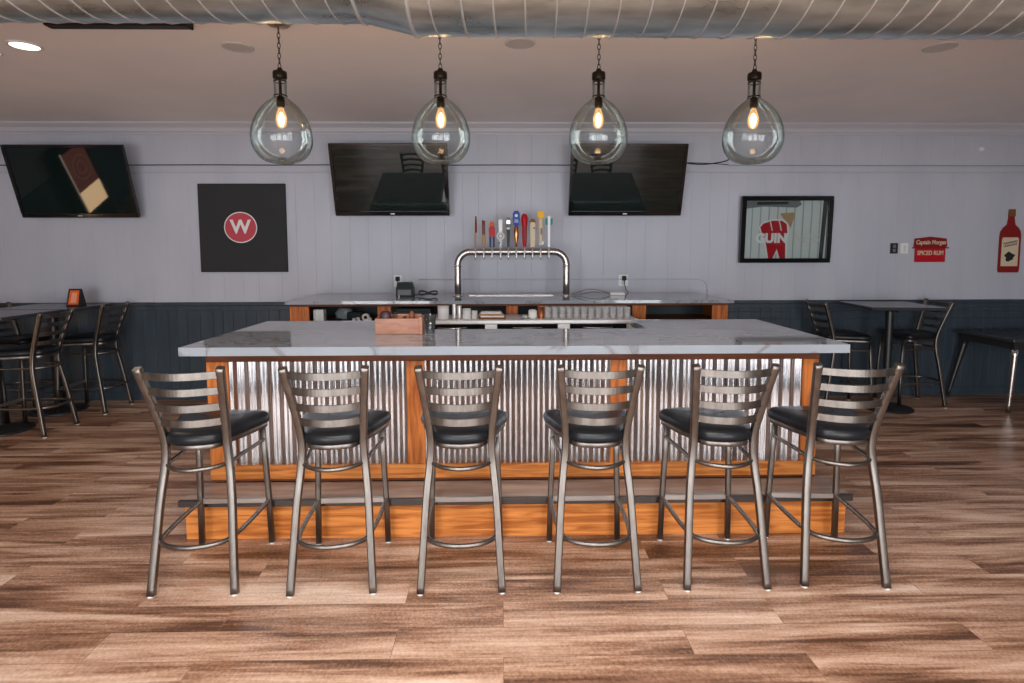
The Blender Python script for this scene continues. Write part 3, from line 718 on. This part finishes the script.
TAPX = [-.262, -.180, -.098, -.014, .063, .142, .223, .303, .383, .465]
HY = 5.675
def px(pts): return pts
def handle(x, parts, label):
    fc = MB()
    fc.sweep([(x, TY-.03, TZ), (x, HY+.01, TZ)], circ(.012, 12)).sweep([(x, HY, TZ+.045), (x, HY, TZ-.01), (x, HY-.012, TZ-.045), (x, HY-.012, TZ-.075)], circ(.0085, 12), up=(0, 1, 0))
    fc.lathe([(.035, 0), (.0375, .001), (.0375, .007), (.035, .008)], (x-.004, TY, TZ), 24, axis='X')
    fct = fc.build('faucet', M['steel'], tw)
    root = None
    for b, mt in parts:
        if root is None: root = b.build('tap_handle', M[mt], tw); root['label'] = label
        else: b.build('handle_detail', M[mt], root)
def rod(x, prof): return MB().lathe([(.0001, prof[0][1])]+prof+[(.0001, prof[-1][1])], (x, HY, 0), 16)
def plate(x, pts, d=.012, dx=0): return MB().prism([(x+a, z) for a, z in pts], HY-d, HY+d)
B0 = 1.655
x = TAPX[0]; handle(x, [(rod(x, [(.007, B0), (.009, 1.72), (.010, 1.80)]), 'tan'), (rod(x+.006, [(.009, 1.80), (.010, 1.88), (.006, 1.96)]), 'dkred')], 'thin handle, tan below and dark red above')
x = TAPX[1]; handle(x, [(rod(x, [(.008, B0), (.017, 1.69), (.019, 1.72), (.016, 1.78)]), 'tan'), (rod(x-.008, [(.006, 1.78), (.008, 1.92)]), 'dkred'), (rod(x+.008, [(.006, 1.78), (.008, 1.915)]), 'brown')], 'tan handle with two dark prongs')
x = TAPX[2]; handle(x, [(plate(x, [(-.03, 1.76), (.03, 1.76), (.032, 1.84), (.018, 1.86), (-.018, 1.86), (-.032, 1.84)], .016), 'red'),
    (plate(x-.016, [(-.011, B0), (.009, B0), (.012, 1.76), (-.012, 1.76)]), 'navy'), (plate(x+.016, [(-.009, B0), (.011, B0), (.012, 1.76), (-.012, 1.76)]), 'navy'),
    (rod(x, [(.010, 1.855), (.020, 1.87), (.022, 1.885), (.016, 1.905)]), 'orange')], 'handle with orange knob, red middle and two navy prongs')
x = TAPX[3]; handle(x, [(rod(x, [(.012, B0), (.015, 1.70), (.012, 1.73)]), 'white'), (MB().lathe([(.0001, -.014), (.040, -.014), (.040, .014), (.0001, .014)], (x, HY, 1.765), 28, axis='Y'), 'white'),
    (MB().lathe([(.017, -.017), (.024, -.017), (.024, -.0135)], (x, HY, 1.765), 24, axis='Y'), 'grey'), (plate(x, [(-.017, 1.79), (.017, 1.79), (.019, 1.925), (-.019, 1.925)]), 'white'), (rod(x-.004, [(.012, 1.685), (.0155, 1.70), (.0155, 1.705)]), 'teal')], 'white handle with a round ringed disc')
x = TAPX[4]; handle(x, [(plate(x, [(-.012, B0), (.012, B0), (.020, 1.86), (-.020, 1.86)]), 'dkgrey'), (plate(x, [(-.028, 1.86), (.028, 1.86), (.030, 1.92), (.018, 1.948), (-.018, 1.948), (-.030, 1.92)], .015), 'grey'),
    (MB().box(x-.016, x+.016, HY-.018, HY-.012, 1.83, 1.85), 'glide'), (MB().box(x-.018, x+.018, HY-.018, HY-.014, 1.885, 1.92), 'steel')], 'grey tombstone-shaped handle on a dark stem')
x = TAPX[5]
pp = [(.012*0+.034*math.sin(a), 1.955+.05*math.cos(a)) for a in [2*PI*i/20 for i in range(20)]]
handle(x, [(rod(x, [(.008, B0), (.014, 1.70), (.024, 1.76), (.026, 1.80), (.018, 1.86), (.012, 1.87)]), 'copper'), (plate(x, [(-.030, 1.87), (.030, 1.87), (.036, 1.93), (.034, 1.985), (.020, 2.012), (-.020, 2.012), (-.034, 1.985), (-.036, 1.93)], .013), 'blue'),
    (MB().lathe([(.0001, -.0160), (.016, -.0160), (.016, -.012)], (x, HY, 1.965), 20, axis='Y'), 'white'), (MB().box(x-.022, x+.022, HY-.016, HY-.012, 1.90, 1.906).box(x-.018, x+.018, HY-.016, HY-.012, 1.918, 1.924), 'white')], 'royal blue headed handle on a copper lens-shaped grip')
x = TAPX[6]; handle(x, [(rod(x, [(.012, B0), (.018, 1.68), (.022, 1.71), (.024, 1.85), (.031, 1.90), (.033, 1.94), (.026, 1.97), (.012, 1.985)]), 'red'), (MB().box(x-.004, x+.012, HY-.030, HY-.022, 1.72, 1.86), 'dkred'), (rod(x, [(.013, 1.66), (.0145, 1.665), (.013, 1.672)]), 'brass')], 'tall bright red handle')
x = TAPX[7]; handle(x, [(plate(x, [(-.022, B0), (.020, B0), (.026, 1.86), (.028, 1.90), (-.024, 1.90)], .014), 'cream'), (plate(x, [(-.026, 1.88), (-.020, 1.90), (.018, 1.90), (.028, 1.885), (.026, 1.915), (.012, 1.934), (-.012, 1.934), (-.026, 1.915)], .017), 'brown'), (MB().box(x+.006, x+.024, HY-.019, HY-.014, 1.835, 1.85), 'brown')], 'cream paddle handle with a brown top')
x = TAPX[8]; handle(x, [(rod(x, [(.012, 1.68), (.020, 1.70), (.022, 1.74), (.020, 1.80), (.026, 1.86), (.026, 1.92), (.018, 1.95)]), 'cream'), (plate(x, [(-.036, 1.95), (-.022, 1.94), (.022, 1.94), (.036, 1.95), (.034, 1.985), (.020, 2.012), (-.020, 2.012), (-.034, 1.985)], .02), 'yellow'),
    (plate(x+.008, [(-.022, B0+.02), (.024, B0+.03), (.014, 1.72), (-.022, 1.71)], .012), 'white'), (MB().box(x-.002, x+.012, HY-.030, HY-.024, 1.78, 1.84), 'grey')], 'pale bottle-shaped handle with a yellow top')
x = TAPX[9]; handle(x, [(plate(x, [(-.011, B0), (.011, B0), (.013, 1.96), (-.013, 1.96)], .009), 'white'), (plate(x, [(-.036, 1.88), (-.013, 1.87), (-.013, 1.935), (-.036, 1.94)], .007), 'teal'), (plate(x, [(.013, 1.87), (.036, 1.88), (.036, 1.94), (.013, 1.935)], .007), 'teal')], 'slim white handle with teal side wings')
tag(MB().box(-.34, .52, 5.78, 5.90, 1.166, 1.176, .003).build('drip_tray', M['tower'], origin=(.07, 5.84, 1.166)), 'flat stainless drip tray lying under the tap tower', 'drip tray')

# ---------------------------------------------------------------- outlets, switch, cords
def plate_obj(name, x, z, w_, h_, label, cat, cover, detail, dm, y=WALLY):
    t = thing(name, (x, y, z), label, cat)
    MB().box(x-w_/2, x+w_/2, y-.007, y, z-h_/2, z+h_/2, .002).build('cover_plate', M[cover], t)
    for dn, (a, b_, c, d) in detail:
        MB().box(x+a, x+b_, y-.013, y-.006, z+c, z+d, .001).build(dn, M[dm], t)
    return t
plate_obj('wall_outlet', -1.13, 1.295, .085, .125, 'white wall outlet with black plug behind the charging dock', 'outlet', 'white', [('socket', (-.018, .018, .008, .042)), ('socket', (-.018, .018, -.042, -.008))], 'glide')
plate_obj('wall_outlet', 1.325, 1.295, .105, .125, 'wide white wall outlet with black plug right of the tap tower', 'outlet', 'white', [('socket', (-.018, .018, .008, .042)), ('socket', (-.018, .018, -.042, -.008))], 'glide')
for x, nm in ((-1.13, 'beside the charging dock'), (1.33, 'right of the tap tower')):
    t = thing('power_plug', (x, WALLY-.013, 1.32), 'black power plug pushed into the outlet '+nm, 'plug')
    MB().box(x-.022, x+.022, WALLY-.05, WALLY-.013, 1.295, 1.345, .006).build('plug_body', M['black'], t)
    MB().sweep([(x, WALLY-.04, 1.297), (x+.0, WALLY-.06, 1.25), (x+.01, WALLY-.08, 1.20), (x+.03, WALLY-.10, 1.171)], circ(.004, 8), up=(0, 1, 0)).build('lead', M['black'], t)
plate_obj('light_switch', 4.305, 1.638, .085, .115, 'dark double switch plate next to the red rum sign', 'switch', 'black', [('toggle', (-.014, .014, .006, .040)), ('toggle', (-.014, .014, -.040, -.006))], 'grey')
plate_obj('blank_plate', 4.42, 1.638, .085, .115, 'white cover plate between the dark switch and the rum sign', 'switch', 'white', [('toggle', (-.012, .012, -.035, .035))], 'glide')
t = thing('wall_sensor', (5.21, WALLY, 2.71), 'tiny pale round sensor high on the wall above the bottle sign', 'sensor')
MB().lathe([(.0001, -.030), (.016, -.028), (.024, -.018), (.026, 0)], (5.21, WALLY, 2.71), 20, axis='Y').build('dome', M['white'], t)
MB().lathe([(.026, -.006), (.034, -.004), (.034, 0)], (5.21, WALLY, 2.71), 20, axis='Y').build('mount', M['glide'], t)
# surface conduit
cp = [(-.90, 1.31), (2.17, 1.308)]
pth = [(-.90, WALLY-.006, 1.312), (0, WALLY-.006, 1.31), (2.16, WALLY-.006, 1.306)]+[(2.16+.09*math.sin(a), WALLY-.006, 1.216+.09*math.cos(a)) for a in (.4, .8, 1.2, PI/2)]+[(2.25, WALLY-.006, 1.168)]
tag(MB().sweep(pth, rrect(.012, .010, .003, 1), up=(0, 1, 0)).build('wall_conduit', M['conduit'], origin=(.6, WALLY-.006, 1.31)), 'thin painted cable conduit running along the wall behind the tap tower', 'conduit')
# television cables
def cable(pts, r, name, label, mt='black'):
    return tag(MB().sweep(catmull(pts, 5), circ(r, 6), up=(0, 1, 0)).build(name, M[mt], origin=pts[0]), label, 'cable')
CY = WALLY-.018
cable([(-6.7, CY, 2.532), (-5.8, CY, 2.530), (-5.0, CY, 2.532)], .005, 'television_cable', 'dark cable running from the wall edge to the leftmost television')
cable([(-3.95, CY, 2.533), (-3.2, CY, 2.536), (-2.4, CY, 2.534), (-1.75, CY, 2.537)], .005, 'television_cable', 'dark cable on the wall above the black canvas')
cable([(-.62, CY, 2.534), (0, CY, 2.536), (.78, CY, 2.535)], .005, 'television_cable', 'dark cable on the wall above the tap handles')
cable([(1.88, CY-.02, 2.575), (2.05, CY, 2.55), (2.2, CY, 2.545), (2.4, CY, 2.575), (2.46, CY, 2.61)], .006, 'television_cable', 'drooping black cable beside the pendant nearest the framed picture')
cable([(1.90, CY-.02, 2.56), (2.1, CY, 2.558), (2.3, CY, 2.55), (2.44, CY, 2.54)], .004, 'television_cable', 'thinner straight black cable under the drooping one')
cable([(2.44, CY+.006, 2.536), (4, CY+.006, 2.532), (6.7, CY+.006, 2.53)], .003, 'television_cable', 'faint grey cable above the framed picture and the rum sign', 'grey')
# back bar top: dock with coil, adapter with cord
t = thing('charging_dock', (-.97, 5.72, 1.166), 'dark grey charging dock on the back bar in front of the wall outlet', 'dock')
b = MB(); b.rings([[(-1.055, 5.67, z0), (-.885, 5.67, z0), (-.885, 5.80, z0), (-1.055, 5.80, z0)] for z0 in (1.166,)]+[[(-1.055, 5.67, 1.245), (-.885, 5.67, 1.245), (-.885, 5.80, 1.245), (-1.055, 5.80, 1.245)]]+[[(-1.045, 5.70, 1.305), (-.90, 5.70, 1.305), (-.90, 5.79, 1.31), (-1.045, 5.79, 1.31)]])
b.build('housing', M['dkgrey'], t, bevel=.008)
MB().box(-1.035, -.905, 5.664, 5.672, 1.185, 1.235, .002).build('face', M['grey'], t)
MB().box(-1.03, -1.015, 5.660, 5.665, 1.17, 1.18).build('light', M['white'], t)
pts = []
for i in range(60):
    a = i/60*2*PI*3
    pts.append((-.74+.095*math.cos(a)*(1 if i % 2 else .96), 5.72+.02*math.sin(2*a), 1.178+.004*(i/20)+.018*(1+math.sin(2*a))))
tag(MB().sweep([(-.885, 5.74, 1.18), (-.86, 5.73, 1.18)]+pts, circ(.005, 6), up=(0, 0, 1)).build('coiled_lead', M['dkgrey'], origin=(-.74, 5.72, 1.17)), 'black lead coiled in a figure eight beside the charging dock', 'cable')
t = thing('power_adapter', (1.2, 5.80, 1.166), 'white brick-shaped power adapter on the back bar right of the tower', 'adapter')
MB().box(1.10, 1.25, 5.77, 5.84, 1.166, 1.196, .006).build('brick', M['white'], t)
MB().sweep(catmull([(1.10, 5.80, 1.18), (1.0, 5.80, 1.195), (.9, 5.78, 1.20), (.80, 5.76, 1.175), (.72, 5.74, 1.172)], 5), circ(.004, 6)).sweep(catmull([(1.10, 5.81, 1.185), (1.0, 5.83, 1.215), (.88, 5.83, 1.225), (.78, 5.80, 1.20), (.70, 5.77, 1.172)], 5), circ(.004, 6)).build('lead', M['grey'], t)

# ---------------------------------------------------------------- televisions
def make_tv():
    t = thing('television', (0, 0, 0), '', 'television', 'wall televisions')
    W_, H_, K = .597, .370, dict(local=True)
    b = MB()
    b.box(-W_, W_, -.03, .012, H_-.030, H_, .003).box(-W_, W_, -.03, .012, -H_, -H_+.045, .003).box(-W_, -W_+.030, -.03, .012, -H_+.045, H_-.030).box(W_-.030, W_, -.03, .012, -H_+.045, H_-.030)
    b.build('bezel', M['gloss_black'], t, **K)
    MB().box(-W_+.030, W_-.030, -.018, .0, -H_+.045, H_-.030).build('screen', M['screen'], t, **K)
    MB().box(-W_+.02, W_-.02, .0, .045, -H_+.02, H_-.02, .01).box(-.3, .3, .045, .07, -.22, .22, .01).build('rear_casing', M['black'], t, **K)
    MB().box(-.022, .022, -.0325, -.030, -H_+.016, -H_+.026).build('badge', M['steel'], t, **K)
    MB().box(-.10, .10, .07, .10, -.16, .16).box(-.03, .03, .08, .225, -.03, .03).build('wall_bracket', M['black'], t, **K)
    return t
tv = make_tv()
for i, (x, y, z, lb) in enumerate([(-4.385, 5.995, 2.335, 'flat black television nearest the left high tables, tilted downwards'),
        (-1.146, 5.995, 2.352, 'flat black television between the black canvas and the tap handles'),
        (1.300, 5.995, 2.350, 'flat black television between the tap handles and the framed beer picture')]):
    o = tv if i == 0 else copy_tree(tv)
    o.location = (x, y, z); o.rotation_euler = (math.radians(17), 0, 0); o['label'] = lb
    if i == 0: o.location.y -= .0

# added stand-in for an unseen panel, glowing to feed the leftmost television's reflection
t = thing('panel_stand_in', (-6.70, 2.93, 0), 'added tall dark box with a glowing amber panel, mirrored in the leftmost television', 'reflection stand-in')
MB().box(-6.785, -6.62, 2.61, 3.27, 0, 1.42, .01).build('stand_in_body', M['black'], t)
MB().box(-6.622, -6.612, 2.68, 3.21, .36, .70).build('lit_panel', mat('amber_glow_panel', (.6, .4, .2), .5, emit=(1, .66, .36), estr=11.0), t)
MB().box(-6.622, -6.612, 2.68, 3.21, .72, 1.33).build('upper_panel', mat('dark_red_glow_panel', (.2, .03, .03), .5, emit=(.50, .13, .10), estr=1.9), t)
ringm = mat('pale_ring_glow', (.5, .4, .35), .5, emit=(.8, .45, .32), estr=1.0)  # glow put into the rings so the reflection shows them
for r_ in (.10, .19): MB().sweep([(-6.611, 2.92+r_*math.cos(2*PI*i/32), 1.02+r_*math.sin(2*PI*i/32)) for i in range(32)], circ(.010, 6), up=(1, 0, 0), closed=True).build('ring_print', ringm, t)
MB().box(-6.625, -6.605, 3.22, 3.235, .34, 1.36).build('edge_trim', mat('pale_edge_glow', (.8, .7, .6), .5, emit=(1, .8, .6), estr=3.0), t)

# ---------------------------------------------------------------- writing helper
def text(parent, name, body, size, x, y, z, mt, shear=0, ext=.0015, spacing=1.0, sx=1.0, bold=0):
    c = bpy.data.curves.new(name, 'FONT'); c.body = body; c.size = size; c.extrude = ext; c.shear = shear
    c.align_x = 'CENTER'; c.align_y = 'CENTER'; c.space_character = spacing; c.offset = bold
    tmp = bpy.data.objects.new('tmp_text', c); COL.objects.link(tmp)
    dg = bpy.context.evaluated_depsgraph_get()
    me = bpy.data.meshes.new_from_object(tmp.evaluated_get(dg)); COL.objects.unlink(tmp); bpy.data.objects.remove(tmp)
    for v in me.vertices:
        a, b_, c_ = v.co; v.co = (a*sx, -c_, b_)
    o = bpy.data.objects.new(name, me); COL.objects.link(o)
    me.materials.clear(); me.materials.append(M[mt])
    o.location = Vector((x, y, z))-(origin_of(parent) if parent else Vector((0, 0, 0))); o.parent = parent
    return o

# ---------------------------------------------------------------- black canvas with the letter
t = thing('wall_canvas', (-2.785, WALLY, 1.865), 'square black canvas with a red rounded emblem and white letter on the wall', 'canvas')
MB().box(-3.232, -2.310, WALLY-.035, WALLY, 1.398, 2.338, .004).build('canvas_panel', M['canvas'], t)
ov = [(-2.79+.165*math.cos(2*PI*i/40), 1.875+.155*math.sin(2*PI*i/40)) for i in range(40)]
ov2 = [(-2.79+.175*math.cos(2*PI*i/40), 1.875+.165*math.sin(2*PI*i/40)) for i in range(40)]
MB().prism(ov2, WALLY-.0365, WALLY-.0345).build('emblem_rim', M['white'], t)
MB().prism(ov, WALLY-.038, WALLY-.036).build('emblem_disc', mat('crimson_print', (.46, .045, .07), .6), t)
text(t, 'letter', 'W', .20, -2.79, WALLY-.039, 1.875, 'white', bold=.006)

# ---------------------------------------------------------------- framed beer picture
FX0, FX1, FZ0, FZ1 = 2.573, 3.563, 1.486, 2.20
fr = thing('framed_picture', ((FX0+FX1)/2, WALLY-.03, FZ0), 'black framed picture of white planks with a red beer glass shape and white lettering', 'framed picture')
yb = WALLY-.03
def fbox(x0, x1, z0, z1, y0, y1, nm, mt, c=0): return MB().box(x0, x1, y0, y1, z0, z1, c).build(nm, mt, fr)
b = MB(); fwid = .048
b.box(FX0, FX1, yb-.045, yb, FZ1-fwid, FZ1, .004).box(FX0, FX1, yb-.045, yb, FZ0, FZ0+fwid, .004).box(FX0, FX0+fwid, yb-.045, yb, FZ0+fwid, FZ1-fwid).box(FX1-fwid, FX1, yb-.045, yb, FZ0+fwid, FZ1-fwid)
b.build('frame', M['gloss_black'], fr)
plank = mat('white_plank_print', (.6, .62, .6), .5)
bd = plank.node_tree.nodes['Principled BSDF']; tc = N(plank, 'ShaderNodeTexCoord'); wv = N(plank, 'ShaderNodeTexWave'); wv.bands_direction = 'X'; wv.inputs['Scale'].default_value = 3.4; wv.inputs['Distortion'].default_value = .5
L(plank, tc.outputs['Object'], wv.inputs['Vector']); crr = N(plank, 'ShaderNodeValToRGB'); crr.color_ramp.elements[0].position = .0; crr.color_ramp.elements[0].color = (.30, .33, .32, 1); crr.color_ramp.elements[1].position = .12; crr.color_ramp.elements[1].color = (.56, .59, .57, 1)
L(plank, wv.outputs['Fac'], crr.inputs[0]); L(plank, crr.outputs[0], bd.inputs['Base Color'])
fbox(FX0+fwid, FX1-fwid, FZ0+fwid, FZ1-fwid, yb-.012, yb-.002, 'print', plank)
PYf = yb-.013
def fpoly(pts, nm, mt, d=0):   # pts in print fractions (u, v)
    w_, h_ = FX1-FX0-2*fwid, FZ1-FZ0-2*fwid
    return MB().prism([(FX0+fwid+u*w_, FZ0+fwid+v*h_) for u, v in pts], PYf-.0012-d, PYf-d+.0005).build(nm, mt, fr)
fpoly([(0, .86), (.22, .90), (.62, .88), (.68, .93), (.66, 1), (0, 1)], 'print_patch', M['grey'])
fpoly([(.14, .93), (.52, .94), (.52, .98), (.14, .98)], 'print_patch', M['black'], .001)
fpoly([(.925, 0), (.975, 0), (1, 1), (.945, 1)], 'print_patch', M['black'])
fpoly([(.17, .54), (.21, .62), (.33, .68), (.45, .68), (.53, .62), (.545, .45), (.525, .28), (.535, 0), (.43, 0), (.405, .10), (.375, 0), (.29, 0), (.25, .28), (.20, .44)], 'glass_shape_edge', M['white'])
fpoly([(.19, .54), (.225, .605), (.33, .655), (.45, .655), (.51, .60), (.525, .45), (.505, .28), (.515, 0), (.445, 0), (.405, .16), (.36, 0), (.305, 0), (.265, .28), (.215, .44)], 'glass_shape', M['red'], .0012)
fpoly([(.42, .78), (.60, .80), (.60, .72), (.56, .52), (.52, .62), (.46, .70)], 'tan_shape', M['tan'], .0022)
for u in (.30, .41): fpoly([(u, .66), (u+.012, .66), (u+.045, .48), (u+.033, .48)], 'white_stripe', M['white'], .0026)
w_, h_ = FX1-FX0-2*fwid, FZ1-FZ0-2*fwid
text(fr, 'lettering', 'GUIN', .135, FX0+fwid+.33*w_, PYf-.005, FZ0+fwid+.345*h_, 'white', bold=.007, spacing=1.02)
text(fr, 'lettering', 'NESS', .135, FX0+fwid+.76*w_, PYf-.003, FZ0+fwid+.345*h_, 'lens_off', spacing=1.0)
fbox(FX0+fwid, FX1-fwid, FZ0+fwid, FZ1-fwid, yb-.026, yb-.024, 'glazing', M['clear'])
fr.rotation_euler = (math.radians(2.5), 0, 0)

# ---------------------------------------------------------------- rum sign
t = thing('rum_sign', (4.70, WALLY, 1.49), 'red metal rum sign with cream lettering near the two switch plates', 'sign')
MB().box(4.535, 4.875, WALLY-.012, WALLY-.002, 1.487, 1.655, .002).build('plaque', M['red'], t)
MB().prism([(4.52, 1.66), (4.53, 1.745), (4.70, 1.765), (4.88, 1.745), (4.89, 1.66), (4.86, 1.64), (4.54, 1.64)], WALLY-.013, WALLY-.001).build('header', M['dkred'], t)
MB().box(4.50, 4.91, WALLY-.016, WALLY-.012, 1.636, 1.650, .001).build('bar', M['dkred'], t)
text(t, 'lettering', 'Captain Morgan', .066, 4.705, WALLY-.015, 1.702, 'cream', shear=.15, sx=.78, bold=.0012)
text(t, 'lettering', 'SPICED RUM', .066, 4.705, WALLY-.014, 1.585, 'cream', sx=.80, bold=.0015)
# bottle sign
t = thing('bottle_sign', (5.590, WALLY, 1.37), 'flat red liquor bottle shaped sign with a cream label at the wall end', 'sign')
def bpts(k):
    h = [(-.135, 0), (-.145, .03), (-.145, .40), (-.136, .45), (-.105, .49), (-.055, .525), (-.040, .60), (-.042, .615), (-.040, .68), (-.034, .69)]
    h = [(x*k, z) for x, z in h]; return h+[(-x, z) for x, z in h[::-1]]
X_ = 5.590
MB().prism([(X_+a, 1.37+b_) for a, b_ in bpts(.82)], WALLY-.012, WALLY-.002).build('bottle_outline', M['dkred'], t)
MB().prism([(X_+a, 1.37+b_) for a, b_ in [(-.094, .07), (.094, .07), (.094, .36), (.084, .385), (-.084, .385), (-.094, .36)]], WALLY-.014, WALLY-.011).build('label_panel', M['cream'], t)
MB().prism([(X_-.040, 1.985), (X_+.040, 1.985), (X_+.036, 2.062), (X_-.036, 2.062)], WALLY-.015, WALLY-.011).build('cap', M['brown'], t)
b = MB()
for j, (za, am) in enumerate(((.345, .012), (.315, .010))):
    pts = [(X_-.075+.15*i/24, WALLY-.0145, 1.37+za-.03+.03*i/24+am*math.sin(i*1.6+j)) for i in range(25)]
    b.sweep(pts, circ(.0035, 5), up=(0, 1, 0))
b.build('script_marks', M['black'], t)
pts = [(X_+.052*math.cos(2*PI*i/24)*(1+.25*math.sin(5*2*PI*i/24)), 1.37+.175+.05*math.sin(2*PI*i/24)*(1+.2*math.cos(3*2*PI*i/24))) for i in range(24)]
MB().prism(pts, WALLY-.0155, WALLY-.013).build('dark_motif', M['black'], t)
